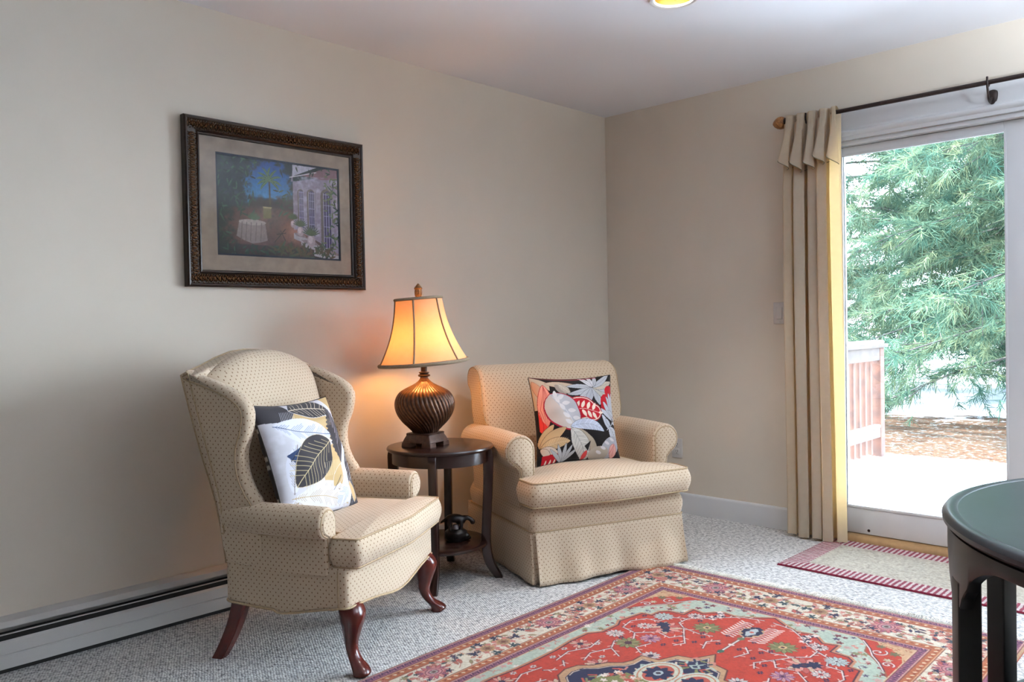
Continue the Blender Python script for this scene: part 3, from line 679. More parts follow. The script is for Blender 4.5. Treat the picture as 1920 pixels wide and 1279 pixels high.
# shade, tilted a little; ribs every 60 degrees
sh = empty('lamp_shade', (0, 0, .375)); sh.parent = lm; sh.rotation_euler = (math.radians(1.2), math.radians(-3.6), math.radians(0))
sprof = spline([(.203, 0), (.178, .045), (.152, .100), (.131, .160), (.117, .220), (.107, .288)], 8, closed=False)
def scal(r, z, a):
    t = z/.288; k = ((a+math.radians(96)) % math.radians(60))/math.radians(60)
    return r*(1-.030*math.sin(PI*k)*(1-.2*t))
skin = MB().lathe(sprof, 120, fn=scal); skin.f = [q for q in skin.f if len(q) == 4]; shd = skin.build('silk', M_shade, sh, ang=80)
shd.name = 'shade_fabric'
for a0 in range(6):
    a = math.radians(-96+60*a0); MB().tube([(r*1.004*math.cos(a), r*1.004*math.sin(a), z) for r, z in sprof], .0042, 6).build('rib', M_shadetrim, sh)
for r, z, w_ in ((.203, 0, .0085), (.107, .288, .0066)):
    MB().tube([(scal(r, z, a)*math.cos(a), scal(r, z, a)*math.sin(a), z) for a in np.linspace(0, 2*PI, 96, endpoint=False)], w_, 8, closed=True).build('rim', M_shadetrim, sh)
m_ = MB()
for k in range(3):
    a = 2*PI*k/3; m_.tube([(0, 0, .283), (.104*math.cos(a), .104*math.sin(a), .283)], .0016, 6)
m_.lathe([(0, .280), (.012, .280), (.012, .285), (0, .285)], 16); m_.build('spider', M_bronze, sh)
m_ = MB()
for s_ in (-1, 1): m_.tube([(s_*.010, 0, .362), (s_*.045, 0, .40), (s_*.055, 0, .48), (s_*.045, 0, .58), (s_*.006, 0, .652)], .0016, 6)
m_.build('harp', M_bronze, lm)
q = N('lamp_bulb_glow'); e = q.n('Emission'); e.inputs[0].default_value = (1, .47, .15, 1); e.inputs[1].default_value = 145; q.l(e.outputs[0], q.out.inputs[0])
MB().lathe([(0, .395), (.012, .397), (.020, .42), (.030, .45), (.031, .468), (.022, .49), (0, .499)], 24).build('bulb', q.m, lm)
MB().lathe([(0, .362), (.015, .362), (.015, .395), (0, .397)], 20).build('socket', M_bronze, lm)
M_finial = simple('gilt_finial', (.25, .13, .05), .35, metal=.6, nz=.6, nscale=160)
def fin(r, z, a): return r*(1+.10*math.sin(5*a+z*260)*math.sin(-5*a+z*260) if .672 < z < .706 else 1)
fx = MB().lathe([(0, .655), (.008, .656), (.006, .664), (.013, .670), (.0155, .680), (.0165, .692), (.0155, .703), (.018, .706), (.019, .710), (.013, .718), (.006, .727), (0, .733)], 40, fn=fin).move(Matrix.Translation((-.018, 0, 0)))
fx.build('finial', M_finial, lm)

# cord plug on the wall behind the chair
pg = empty('power_plug', (-1.905, 0, .345)); tag(pg, 'black plug with cord in a wall outlet behind the side table', 'power plug')
MB().box(-.02, .02, -.035, -.006, -.014, .014, .005).build('plug_body', M_black, pg)
MB().tube(spline([(0, -.03, -.01), (0, -.045, -.06), (.02, -.03, -.14), (.04, -.035, -.20), (.05, -.03, -.335)], 6, closed=False), .003, 6).build('cord', M_black, pg)
op = empty('wall_outlet', (-1.905, 0, .365)); tag(op, 'ivory wall outlet behind the side table holding the black plug', 'outlet')
MB().box(-.036, .036, -.006, 0, -.058, .058, .003).build('wall_plate', M_plate, op)

# ================================================================== FRAMED PICTURE
pc = empty('framed_picture', (-2.323, 0, 1.652)); tag(pc, 'ornate bronze-framed print of a villa garden on the left wall', 'picture')
PW, PH = .426, .339
m_ = MB(); fp = [(0, .002), (0, .030), (.006, .036), (.012, .034), (.016, .030), (.034, .028), (.050, .024), (.056, .018), (.060, .022), (.066, .020), (.070, .012), (.070, .004)]
rings = []
for sx, sz in ((-1, -1), (1, -1), (1, 1), (-1, 1)): rings.append([(sx*(PW-d), -y, sz*(PH-d)) for d, y in fp])
rings.append(rings[0])
m_.rings(rings, False, False)
m_.build('frame', simple('dark_bronze_frame', (.018, .008, .004), .32, metal=.2, nz=.5, nscale=40), pc, ang=25)
# carved ornament on the frame face
M_orn = simple('carved_gilt', (.11, .050, .018), .25, metal=.75, nz=.6, nscale=90)
m_ = MB(); rnd = random.Random(3)
def orn(cx, cz, ux, uz):
    vx, vz = -uz, ux
    for (a, b, la, lb) in ((0, 0, .0035, .014), (.005, .015, .0030, .0045), (.012, -.016, .0028, .004), (.014, .016, .0025, .0035), (.008, .004, .0028, .009), (.008, -.007, .0034, .0045), (.015, 0, .003, .012), (.0045, .010, .0030, .003), (.0115, .010, .003, .003), (.0045, -.012, .0025, .003)):
        a += rnd.uniform(-.001, .001); b += rnd.uniform(-.001, .001)
        bm = bmesh.new(); bmesh.ops.create_icosphere(bm, subdivisions=1, radius=1)
        for q in bm.verts:
            lx_, ly_, lz_ = q.co; q.co = Vector((cx+ux*(a+lx_*la)+vx*(b+lz_*lb), -.0285-.0055*ly_-.002, cz+uz*(a+lx_*la)+vz*(b+lz_*lb)))
        m_.bm(bm)
for k in range(int(2*(PW-.012)/.02)):
    for sz in (-1, 1): orn(-PW+.014+k*.02, sz*(PH-.033), 1, 0)
for k in range(int(2*(PH-.05)/.02)):
    for sx in (-1, 1): orn(sx*(PW-.033), -PH+.055+k*.02, 0, 1)
m_.build('carving', M_orn, pc, ang=80)
# mat board
mat = simple('mat_board', (.42, .335, .27), .85, spec=.1, nz=.12, nscale=22)
def ringboard(x0, x1, z0, z1, X0_, X1_, Z0_, Z1_, y):
    return MB().add([(X0_, y, Z0_), (X1_, y, Z0_), (X1_, y, Z1_), (X0_, y, Z1_), (x0, y, z0), (x1, y, z0), (x1, y, z1), (x0, y, z1), (x0, y+.003, z0), (x1, y+.003, z0), (x1, y+.003, z1), (x0, y+.003, z1)], [(0,1,5,4), (1,2,6,5), (2,3,7,6), (3,0,4,7), (4,5,9,8), (5,6,10,9), (6,7,11,10), (7,4,8,11)])
AX0, AX1, AZ0, AZ1 = -.290, .303, -.207, .212
ringboard(AX0, AX1, AZ0, AZ1, -.36, .36, -.275, .275, -.014).build('mat_board', mat, pc, smooth=False)
ringboard(AX0+.008, AX1-.008, AZ0+.008, AZ1-.008, -.34, .34, -.26, .26, -.011).build('mat_liner', simple('navy_liner', (.010, .018, .040), .7, nz=.1), pc, smooth=False)
def paint_art():
    W_, H_ = .593, .419; c = Canvas(W_, H_, .0016, (28, 32, 34)); hh, ww = c.H, c.W
    X, Y = c.X/W_, c.Y/H_
    n1 = noise2(hh, ww, 60, 11); n2 = noise2(hh, ww, 14, 12); n3 = noise2(hh, ww, 5, 13, 2)
    c.put(np.ones_like(X), (34, 40, 42)); c.put(n2*1.2-.2, (58, 66, 66)); 
    sky = np.array([38, 62, 120])/255.*(Y[..., None]-.5)*2+np.array([70, 130, 165])/255.*(1-(Y[..., None]-.5)*2)
    m = 1/(1+np.exp(-((.17-np.hypot((X-.40)*1.0, (Y-.72)*.62)+(n2-.5)*.16)/.012))); m *= Y > .53
    c.a = c.a*(1-m[..., None])+sky*m[..., None]
    c.put(((Y > .53) & (Y < .60) & (X > .27) & (X < .48))*m, (30, 72, 108))
    c.put(np.clip((.58+n2*.10-Y)*20, 0, 1)*(X > .25)*(X < .62), (50, 44, 46)); 
    # terrace
    tl = 1/(1+np.exp((Y-(.50-.10*np.abs(X-.4)))/.012)); c.put(tl, (74, 56, 54)); c.put(tl*np.clip(n1*2-.6, 0, 1), (100, 74, 66)); c.put(tl*np.clip(n2*3-1.8, 0, 1), (52, 44, 46))
    wm = np.clip(1-np.hypot((X-.62)/.16, (Y-.28)/.16), 0, 1); c.put(wm*1.3, (142, 98, 86), .8)
    c.put((Y < .12)*1.0, (38, 36, 38), .6)
    c.put(np.clip((.16-X)*9+(n2-.5)*2.4, 0, 1)*(Y < .60), (36, 44, 42), .9)
    S = lambda *p: [(x*W_, y*H_) for x, y in p]
    # villa
    c.poly(S((.60, .93), (.585, .80), (1, .93), (1, .05), (.83, .18), (.60, .32)), (128, 118, 134)); c.poly(S((.60, 1), (.60, .86), (.80, .98), (.82, 1)), (168, 164, 176)); c.poly(S((.66, .88), (.92, 1), (1, 1), (1, .88), (.85, .86)), (120, 92, 98))
    v = np.clip(n2*3-1.25, 0, 1)*(X > .60)*(Y < .86+(X-.6)*.1)*(Y > .3-(X-.6)*.3); c.put(v, (168, 164, 180), .8)
    c.line(S((.575, .845), (.80, .93)), .004, (196, 190, 198))
    for (x0, x1, yb, yt) in ((.637, .690, .34, .735), (.715, .785, .26, .745), (.835, .935, .10, .765)):
        cx = (x0+x1)/2; r = (x1-x0)/2; arch = [(x0, yb)]+[(cx-r*math.cos(a), yt-r*1.4+r*1.4*math.sin(a)) for a in np.linspace(0, PI, 12)]+[(x1, yb-.01)]
        c.poly(S(*arch), (92, 82, 80)); ins = [(x0+r*.45, yb)]+[(cx+r*.2-r*.62*math.cos(a), yt-r*1.5+r*1.1*math.sin(a)) for a in np.linspace(0, PI, 12)]+[(x1-r*.1, yb-.01)]
        c.poly(S(*ins), (56, 48, 76))
        for xx in np.linspace(x0+r*.5, x1-r*.15, 4): c.line(S((xx, yb), (xx, yt-r*.9)), .0022, (176, 172, 192))
        for yy in np.linspace(yb+.03, yt-r*1.2, 6): c.line(S((x0+r*.5, yy), (x1-r*.1, yy)), .0018, (170, 166, 188))
    for (x, y, w) in ((.60, .27, .035), (.66, .20, .05), (.77, .10, .08)): c.poly(S((x, y), (x+w*3.2, y-.05), (x+w*3.2, y-.11), (x+w*.5, y-.07), (x, y-.06)), (150, 144, 150)); c.poly(S((x, y), (x+w*2, y+.01), (x+w*3.2, y-.05), (x+w*.6, y-.03)), (120, 106, 108))
    # palm
    c.line(S((.412, .47), (.408, .78)), .007, (62, 58, 48))
    for a in (20, 55, 85, 120, 150, 175, 200, -15, -40, 225): c.leaf(.408*W_, .78*H_, math.radians(a), .062, .011, (52, 74, 56), bend=-.9 if a < 90 else .9, vein=(88, 116, 84), nv=6, vw=.0012)
    # shrubs
    r = np.random.default_rng(4)
    for k in range(420):
        x, y = r.random(), r.random(); zone = (x < .28 and y > .35) or (x < .12) or (y < .13) or (x > .93 and y < .85) or (.46 < x < .60 and .40 < y < .72) or (x < .55 and y > .82 and r.random() < .4) or (.62 < x and y > .93-.1*(x-.6))
        if not zone: continue
        g = r.random(); col = (30+30*g, 40+42*g, 36+30*g); c.leaf(x*W_, y*H_, r.random()*6.3, .02+.022*r.random(), .007, col)
    for k in range(60): x = .88+.12*r.random(); c.leaf(x*W_, (.1+.8*r.random())*H_, r.random()*6.3, .02, .007, (88, 96, 70))
    for k in range(70): x = .42+.5*r.random(); c.leaf(x*W_, (.02+.10*r.random())*H_, r.random()*3.1, .035, .009, (52+30*r.random(), 66, 52))
    # white clothed table, pots, plinth
    c.poly(S((.17, .36), (.145, .20), (.20, .16), (.27, .13), (.34, .15), (.385, .17), (.37, .33), (.30, .36)), (124, 112, 110)); c.ell(.27*W_, .345*H_, .062, .012, (150, 140, 138))
    for x in (.19, .225, .26, .30, .34): c.line(S((x, .34), (x-.01, .16)), .004, (96, 84, 86))
    for a in range(20, 170, 15): c.leaf(.28*W_, .37*H_, math.radians(a), .035, .007, (70, 84, 66))
    c.poly(S((.355, .50), (.42, .50), (.42, .40), (.355, .39)), (96, 88, 62)); c.poly(S((.355, .50), (.42, .50), (.425, .515), (.35, .515)), (140, 128, 96))
    for (x, y, s_) in ((.595, .36, .020), (.655, .29, .026), (.745, .20, .034)):
        c.ell(x*W_, y*H_, s_*.62, s_*.82, (148, 132, 138)); c.ell((x-.006)*W_, (y+.01)*H_, s_*.35, s_*.5, (176, 162, 166))
        for a in range(20, 170, 14): c.leaf(x*W_, (y+.05)*H_, math.radians(a), s_*1.5, .006, (62, 72, 52))
    c.line(S((.44, .16), (.53, .30)), .003, (30, 26, 28)); c.line(S((.53, .18), (.49, .28)), .003, (30, 26, 28)); c.line(S((.46, .24), (.53, .26)), .003, (30, 26, 28))
    c.a = np.clip(c.a*(.9+.2*n3[..., None]), 0, 1)
    e = .0045; bd = (c.X < e) | (c.X > W_-e) | (c.Y < e) | (c.Y > H_-e); c.put(bd*1.0, (105, 108, 122), .8)
    return c
c = paint_art(); AW, AH = .593, .419
grid_obj('print', c.W, c.H, lambda U, V: (AX0+U*AW, 0*U-.008, AZ0+V*AH), np.clip(lin(c.a)*1.7, 0, 1), M_art, pc)
MB().add([(-.36, -.017, -.275), (.36, -.017, -.275), (.36, -.017, .275), (-.36, -.017, .275)], [(0,1,2,3)]).build('glazing', M_pglass, pc, smooth=False)
MB().box(-.40, .40, -.006, 0, -.31, .31).build('backing_board', simple('backing_paper', (.2,.15,.1), .9, nz=.1), pc, smooth=False)

# ================================================================== THROW PILLOWS
def pillow(name, W, H, T, canvas, back_mat, loc, rot, label, pinch=.075, side=None):
    """canvas printed on the front; the seamed back is its own part"""
    root = empty(name, loc); root.rotation_euler = rot; tag(root, label, 'throw pillow')
    def P(sg):
        def f(U, V):
            u = 2*U-1; v = 2*V-1
            g = np.clip((1-np.abs(u)**2.4)*(1-np.abs(v)**2.4), 0, None)**.55
            x = W/2*u*(1-pinch*(1-v**2)); z = H/2*v*(1-pinch*(1-u**2))
            wr = .003*np.sin(9*u+4*v)*g+.002*np.sin(17*v-6*u)*g
            return x, -sg*(T/2*g+wr*sg), z
        return f
    grid_obj('printed_front', canvas.W, canvas.H, P(1), lin(canvas.a), M_pillow, root)
    bc = np.zeros((80, 80, 3)); bc[:] = lin((46, 38, 36)); 
    if back_mat is not None: bc = back_mat
    grid_obj('back_panel', bc.shape[1], bc.shape[0], P(-1), bc, M_pillow, root)
    loop = [(W/2*u*(1-pinch*(1-v*v)), 0, H/2*v*(1-pinch*(1-u*u))) for u, v in [(t, -1) for t in np.linspace(-1, 1, 24)[:-1]]+[(1, t) for t in np.linspace(-1, 1, 24)[:-1]]+[(-t, 1) for t in np.linspace(-1, 1, 24)[:-1]]+[(-1, -t) for t in np.linspace(-1, 1, 24)[:-1]]]
    MB().tube(loop, .0022, 6, closed=True).build('seam', simple(name+'_seam', (.03,.025,.022), .8, nz=.1), root)
    return root
def red_pillow():
    S = .43; c = Canvas(S, S, .0016, (24, 20, 22)); k = S/1.0
    G = (176, 180, 188); T_ = (186, 168, 146); LG = (205, 206, 212); R = (178, 18, 34); RD = (150, 14, 30); CR = (232, 214, 200); PK = (214, 110, 100); dk = (24, 20, 22)
    P = lambda *p: [(x*k, y*k) for x, y in p]
    # left column of tan and pink leaves
    c.poly(P((0, 1), (.10, .98), (.20, .93), (.18, .84), (.10, .90), (.07, .80), (.02, .62), (0, .62)), T_); c.leaf(.02*k, .95*k, -1.2, .34*k, .10*k, (200, 150, 120), edge=(120, 60, 50), ew=.001)
    c.leaf(.12*k, .91*k, -1.65, .52*k, .15*k, (228, 150, 132), edge=RD, ew=.0018)
    for d in (-.035, -.018, 0, .018, .036): c.line(P((.12, .90), (.10+d*1.6, .62), (.10+d*.3, .42)), .0011, (150, 30, 34))
    c.poly(P((.02, .60), (.05, .50), (.10, .42), (.08, .30), (.02, .38)), (214, 52, 44)); c.line(P((.03, .6), (.06, .45), (.05, .33)), .0015, RD)
    # upper leaves
    c.leaf(.15*k, .93*k, -.05, .34*k, .07*k, T_, edge=RD, ew=.0008); c.leaf(.26*k, .92*k, -.9, .16*k, .09*k, (150, 140, 132)); c.leaf(.30*k, .93*k, -.85, .17*k, .085*k, (170, 160, 148), vein=(220, 210, 196), nv=6, vw=.0008)
    hub = (.71, .87)
    for a, l, w, col in ((176, .33, .055, G), (193, .34, .065, G), (214, .30, .075, G), (238, .30, .085, (168, 172, 182)), (286, .24, .085, G), (318, .30, .085, (178, 178, 170)), (342, .30, .075, G), (8, .29, .09, (186, 176, 160)), (28, .30, .07, G), (62, .17, .05, G), (100, .16, .05, LG), (135, .2, .05, LG)):
        c.leaf(hub[0]*k, hub[1]*k, math.radians(a), l*k, w*k, col, edge=dk, ew=.0009, mid=(120, 120, 130), vein=(196, 190, 176) if a in (318, 8) else (150, 152, 162), nv=9 if a in (318, 8) else 1, vw=.0007, bend=.35 if a < 180 else -.35)
    c.line(P((.0, 1.0), (.45, .985), (.8, .99)), .003, R)
    # red flower right
    c.leaf(.80*k, .70*k, -.9, .30*k, .17*k, R); c.ell(.86*k, .66*k, .075*k, .11*k, R); c.ell(.94*k, .80*k, .07*k, .07*k, R)
    for x0, y0, a, l in ((.78, .60, -.75, .22), (.82, .68, -1.0, .26), (.88, .74, -1.2, .28), (.93, .78, -1.45, .26), (.985, .78, -1.55, .24), (.79, .53, -1.1, .24)): c.leaf(x0*k, y0*k, a, l*k, .055*k, (190, 196, 208), edge=dk, ew=.0009)
    c.line(P((.84, .34), (.92, .40), (.97, .48), (1.0, .60)), .0035, (205, 210, 220)); 
    for x0, y0, a in ((.90, .39, 2.2), (.93, .42, .0), (.95, .46, .3), (.97, .50, 2.4)): c.leaf(x0*k, y0*k, a, .11*k, .04*k, (190, 196, 208), edge=dk, ew=.0008)
    c.leaf(.88*k, .38*k, -1.0, .22*k, .12*k, (196, 200, 210), edge=dk, ew=.001, vein=(120, 124, 134), nv=5)
    # red veined pod
    c.ell(.50*k, .62*k, .215*k, .145*k, RD); c.ell(.66*k, .56*k, .13*k, .11*k, RD); c.ell(.50*k, .62*k, .203*k, .133*k, CR); c.ell(.66*k, .56*k, .118*k, .098*k, CR); c.ell(.50*k, .62*k, .193*k, .123*k, R); c.ell(.66*k, .56*k, .108*k, .088*k, R)
    c.line(P((.34, .61), (.55, .61), (.76, .55)), .0022, CR)
    for i, t in enumerate((.40, .47, .54, .61, .68)):
        y = .61-.0*i if t < .55 else .61-(t-.55)*.29
        for sg in (1, -1): c.leaf((t-.02)*k, (y+sg*.012)*k, sg*1.05, .10*k, .042*k, CR)
    c.leaf(.745*k, .555*k, -.15, .065*k, .03*k, CR)
    # big silver leaf
    c.leaf(.16*k, .80*k, -.93, .56*k, .395*k, (160, 22, 50), bend=.25, tip=.75); c.leaf(.165*k, .795*k, -.93, .53*k, .365*k, (196, 186, 180), bend=.25, tip=.75, halfc=(180, 182, 190))
    c.line(P((.19, .77), (.33, .60), (.41, .42), (.43, .36)), .003, (214, 214, 220))
    for x0, y0, a in ((.27, .68, 2.4), (.27, .68, .3), (.33, .60, 2.7), (.33, .60, .1), (.375, .51, 2.9), (.375, .51, .0), (.40, .44, 3.1), (.23, .73, 2.0), (.23, .73, .7)): c.leaf((x0+.02*math.cos(a))*k, (y0+.02*math.sin(a))*k, a-.5 if a > 1.5 else a-.2, .095*k, .05*k, (216, 214, 216))
    # lower tan fan left
    for a, l, w in ((62, .30, .10), (38, .36, .12), (10, .33, .13), (-22, .22, .08), (-50, .16, .07)): c.leaf(.02*k, .18*k, math.radians(a), l*k, w*k, (196, 164, 122) if a > 0 else (206, 190, 176), edge=dk, ew=.0012, vein=(228, 204, 168) if a == 10 else None, nv=10, vw=.0008, bend=-.5)
    c.poly(P((.04, .10), (.22, .11), (.20, .0), (.04, .0)), R); 
    for x in (.08, .13, .18): c.leaf(x*k, -.02*k, 1.5, .07*k, .02*k, CR)
    for a in (40, 60, 80, 105, 130): c.leaf(.26*k, .0, math.radians(a), .22*k, .04*k, (176, 180, 186), edge=dk, ew=.0007)
    # banana leaves middle
    c.leaf(.36*k, .40*k, -.15, .46*k, .13*k, (198, 208, 226), edge=dk, ew=.001, vein=(110, 118, 140), nv=16, vw=.0007, bend=-1.0)
    c.leaf(.36*k, .38*k, -.85, .52*k, .17*k, (170, 158, 140), bend=-.5); c.leaf(.36*k, .38*k, -1.15, .46*k, .20*k, (196, 194, 188), edge=dk, ew=.0012, vein=(96, 96, 98), nv=15, vw=.0009, bend=-.6)
    c.poly(P((.52, .16), (.60, .22), (.57, .10)), dk); c.poly(P((.74, .27), (.80, .32), (.78, .24)), dk)
    c.ell(.86*k, .14*k, .16*k, .10*k, (170, 172, 182), .7); c.ell(.70*k, .07*k, .13*k, .08*k, (176, 166, 154), .2)
    for x, y in ((.82, .19), (.76, .13), (.70, .08), (.90, .23)): c.ell(x*k, y*k, .035*k, .018*k, (212, 210, 214), -.4)
    c.leaf(.92*k, .18*k, -1.9, .18*k, .10*k, (214, 160, 150), edge=RD, ew=.001); c.line(P((.92, .17), (.88, .04)), .001, RD); c.line(P((.92, .17), (.84, .06)), .001, RD)
    c.leaf(.50*k, .0, 1.1, .12*k, .05*k, (200, 60, 60), edge=RD, ew=.001)
    return c
def fern_pillow():
    S = .46; c = Canvas(S, S, .0016, (196, 194, 200)); k = S; P = lambda *p: [(x*k, y*k) for x, y in p]
    CH = (52, 49, 53); TN = (184, 156, 110); WH = (208, 208, 218); BL = (44, 62, 96); LB = (170, 186, 208)
    nz = noise2(c.H, c.W, 30, 5); c.put(np.clip((nz-.5)*4, 0, 1), (222, 222, 232), .5)
    c.poly(P((.30, .88), (.60, .98), (.78, .80), (.82, .62), (.70, .60), (.52, .70), (.34, .76)), TN); c.poly(P((.60, .55), (.78, .58), (.74, .32), (.66, .16), (.46, .20), (.44, .34)), TN)
    c.poly(P((.0, 1), (.30, 1), (.36, .90), (.26, .82), (.0, .84)), CH); 
    for x in np.linspace(.16, .30, 9): c.line(P((x, .80), (x+.06, .92)), .0012, WH)
    c.leaf(.33*k, .93*k, -.12, .56*k, .19*k, CH, edge=WH, ew=.0018, vein=(214, 200, 176), nv=9, vw=.0022, bend=-.5)
    c.leaf(.84*k, .90*k, -1.72, .52*k, .20*k, CH, vein=(150, 146, 158), nv=0, bend=-.25, serr=1)
    for y in (.60, .65, .70, .75, .80): c.line(P((.80, y-.04), (.88, y+.06)), .0018, (196, 190, 206))
    # white feathers with blue ribs
    def feather(x, y, a, L_, W_, rib, hair, bend=.0, n=34):
        c.leaf(x*k, y*k, a, L_*k, W_*k, WH, bend=bend); cx, cy = x*k, y*k; pts = [(cx, cy)]
        for i in range(n):
            t = i/n; b = a+bend*(t-.5); cx += math.cos(b)*L_*k/n; cy += math.sin(b)*L_*k/n; pts.append((cx, cy)); w = W_*k*.5*math.sin(PI*min(.98, t+.02))**.7
            for sg in (1, -1): (i % 7 < 5) and c.line([(cx+math.cos(b+sg*2.45)*w*.12, cy+math.sin(b+sg*2.45)*w*.12), (cx+math.cos(b+sg*2.45)*w*(.75+.4*math.sin(i*2.3+sg)**2), cy+math.sin(b+sg*2.45)*w*(.75+.4*math.sin(i*2.3+sg)**2))], .0017, hair, .95)
        c.line(pts, .0026, rib)
    feather(.72, .66, 2.92, .66, .26, BL, (112, 126, 156), bend=-.25)
    feather(.95, .58, -1.95, .62, .24, BL, (104, 122, 156), bend=-.35)
    feather(.72, .16, 3.14, .70, .20, (140, 112, 70), (150, 124, 80), bend=.15); feather(.80, .03, 2.9, .76, .18, (176, 150, 104), (160, 132, 84), bend=.2); feather(.22, .62, -1.9, .40, .16, (120, 110, 100), (128, 122, 130), bend=.2, n=22); feather(.62, .06, .5, .34, .18, (176, 184, 206), (130, 140, 170), n=20)
    c.poly(P((.10, .55), (.26, .60), (.16, .48)), BL); c.line(P((.13, .50), (.25, .60)), .003, (36, 40, 52))
    # charcoal leaf with gold veins
    c.leaf(.66*k, .60*k, -2.62, .62*k, .36*k, CH, edge=(190, 168, 126), ew=.0014, vein=(200, 182, 138), nv=10, vw=.0019, mid=(206, 188, 144), bend=.35)
    for x in np.linspace(.50, .72, 10): c.line(P((x, .42), (x-.03, .30)), .0014, (226, 210, 180))
    for x in np.linspace(.46, .80, 16): c.line(P((x, .74), (x-.02, .80)), .001, (226, 210, 180))
    c.leaf(.56*k, .20*k, .75, .26*k, .10*k, TN, edge=WH, ew=.0012); c.line(P((.56, .17), (.68, .28)), .0025, CH)
    # right-hand dark leaves
    c.leaf(.94*k, .50*k, -1.72, .46*k, .17*k, CH, edge=(196, 186, 160), ew=.001, vein=(206, 204, 214), nv=9, vw=.0017)
    c.leaf(.98*k, .28*k, -2.0, .34*k, .12*k, CH, edge=(196, 176, 130), ew=.001, vein=(120, 124, 140), nv=6, vw=.001); c.leaf(.84*k, .22*k, -1.1, .22*k, .08*k, TN, edge=WH, ew=.0012); c.poly(P((.88, 0), (1, .12), (1, 0)), CH)
    c.poly(P((.84, 1), (1, 1), (1, .80)), TN); 
    return c
bk = np.zeros((90, 90, 3)); bk[:] = lin((44, 34, 32))
for r0 in (8, 14, 20, 44, 50, 70, 76): bk[r0:r0+3, :] = lin((190, 180, 170))
pillow('throw_pillow', .445, .425, .15, red_pillow(), None, (-1.135, -.650, .672), (math.radians(-13), math.radians(.5), math.radians(-24)), 'black, red and grey leaf-print throw pillow leaning in the club armchair')
pillow('throw_pillow', .45, .44, .14, fern_pillow(), bk, (-2.592, -.612, .668), (math.radians(-19), math.radians(1), math.radians(23)), 'white, tan and charcoal feather-leaf throw pillow leaning in the wingback chair')

# ================================================================== CURTAIN AND ROD
rod = empty('curtain_rod', (-.09, -1.266, 2.167)); tag(rod, 'dark iron curtain rod with a pineapple finial above the glass door', 'curtain rod')
M_rod = simple('dark_iron', (.035, .022, .020), .4, metal=.5, nz=.25, nscale=60)
MB().tube([(0, .0, 0), (0, -2.18, 0)], .0105, 16).build('rod_tube', M_rod, rod)
M_pine = simple('carved_finial_wood', (.34, .15, .05), .5, nz=.5, nscale=120)
for sg, y0 in ((1, .0), (-1, -2.18)):
    MB().lathe([(0, -.012), (.014, -.012), (.017, .0), (.012, .008), (.020, .016), (.023, .022), (0, .024)], 24).move(Matrix.Translation((0, y0, 0)) @ Matrix.Rotation(-sg*PI/2, 4, 'X')).build('finial_collar', M_rod, rod)
    MB().lathe([(0, .020), (.022, .022), (.030, .035), (.032, .048), (.027, .065), (.016, .080), (.006, .088), (0, .090)], 40, fn=lambda r, z, a: r*(1+.07*abs(math.sin(4*a+z*180)*math.sin(4*a-z*180)))).move(Matrix.Translation((0, y0, 0)) @ Matrix.Rotation(-sg*PI/2, 4, 'X')).build('finial', M_pine, rod)
for yb in (-2.187+1.266, -1.36+1.266, -3.30+1.266):
    m_ = MB(); oc_ = spline([(0, .030), (.020, .020), (.020, -.010), (.012, -.030), (0, -.040), (-.012, -.030), (-.020, -.010), (-.020, .020)], 4)
    zc = -.048; m_.rings([[(.090-.018, yb+a, zc+b) for a, b in oc_], [(.090-.027, yb+a*.9, zc+b*.9) for a, b in oc_], [(.090-.031, yb+a*.6, zc+b*.6) for a, b in oc_]])
    m_.tube(spline([(.060, yb, zc-.008), (.040, yb, zc-.032), (.012, yb, zc-.020), (-.010, yb, -.025), (-.016, yb, .0), (-.014, yb, .022)], 5, closed=False), .0048, 10)
    m_.tube(spline([(-.012, yb, -.016), (.002, yb, -.016), (.014, yb, -.010), (.018, yb, .006)], 4, closed=False), .0045, 8)
    m_.build('bracket', M_rod, rod)
cu_r = empty('curtain', (-.09, -1.396, 0)); tag(cu_r, 'pleated beige lined curtain with a turned-over top hanging left of the glass door', 'curtain')
def folds(s, amp, ph=0.0, n=4.3):
    """plan curve of the gathered cloth: s 0..1 -> (x, y)"""
    a = s*2*PI*n+ph; return (-amp*math.sin(a)-.25*amp*math.sin(2*a+1), .016*math.sin(2*a)+.006*math.sin(a*.37))
rings = []; NS = 260
for j in range(48):
    t = j/47; z = 2.150*(1-t)+.013*t; k = min(1, t*6)
    amp = .020+.022*k+.006*math.sin(t*5); spread = .130+.004*math.sin(t*3)+.008*t**3; ring = []
    for i in range(NS+1):
        s = i/NS; x, y = folds(s, amp*(1+.25*math.sin(s*9)), .5+.25*math.sin(t*3+s*2)); y0 = (.5-s)*2*spread
        ring.append((x-.010+.012*t*math.sin(s*7+1), y0+y, z+.004*math.sin(s*40)*(t > .97)))
    rings.append(ring)
MB().rings(rings, False, False, closed=False).build('curtain_panel', M_curtain, cu_r, ang=180)
rings = []
for j in range(26):
    t = j/25; ring = []
    for i in range(NS+1):
        s = i/NS; a = s*2*PI*4.3
        fl = t**1.3; x, y = folds(s, .014+.036*fl, .5, 4.3); y0 = (.5-s)*2*(.128+.006*fl)
        z = 2.190-.268*t+fl*(.028*math.sin(a+2.2)+.014*math.sin(s*9+1))
        if t < .12: x -= .002
        ring.append((x-.026-.022*fl, y0+y*1.2*fl+.003*math.sin(s*160)*(t < .3), z))
    rings.append(ring)
top_ = [(p[0]*.2+.012, p[1], 2.178+.002*math.sin(i)) for i, p in enumerate(rings[0])]
MB().rings([top_, [(p[0]*.5, p[1], 2.192) for p in rings[0]]]+rings, False, False, closed=False).build('valance', M_curtain, cu_r, ang=180)
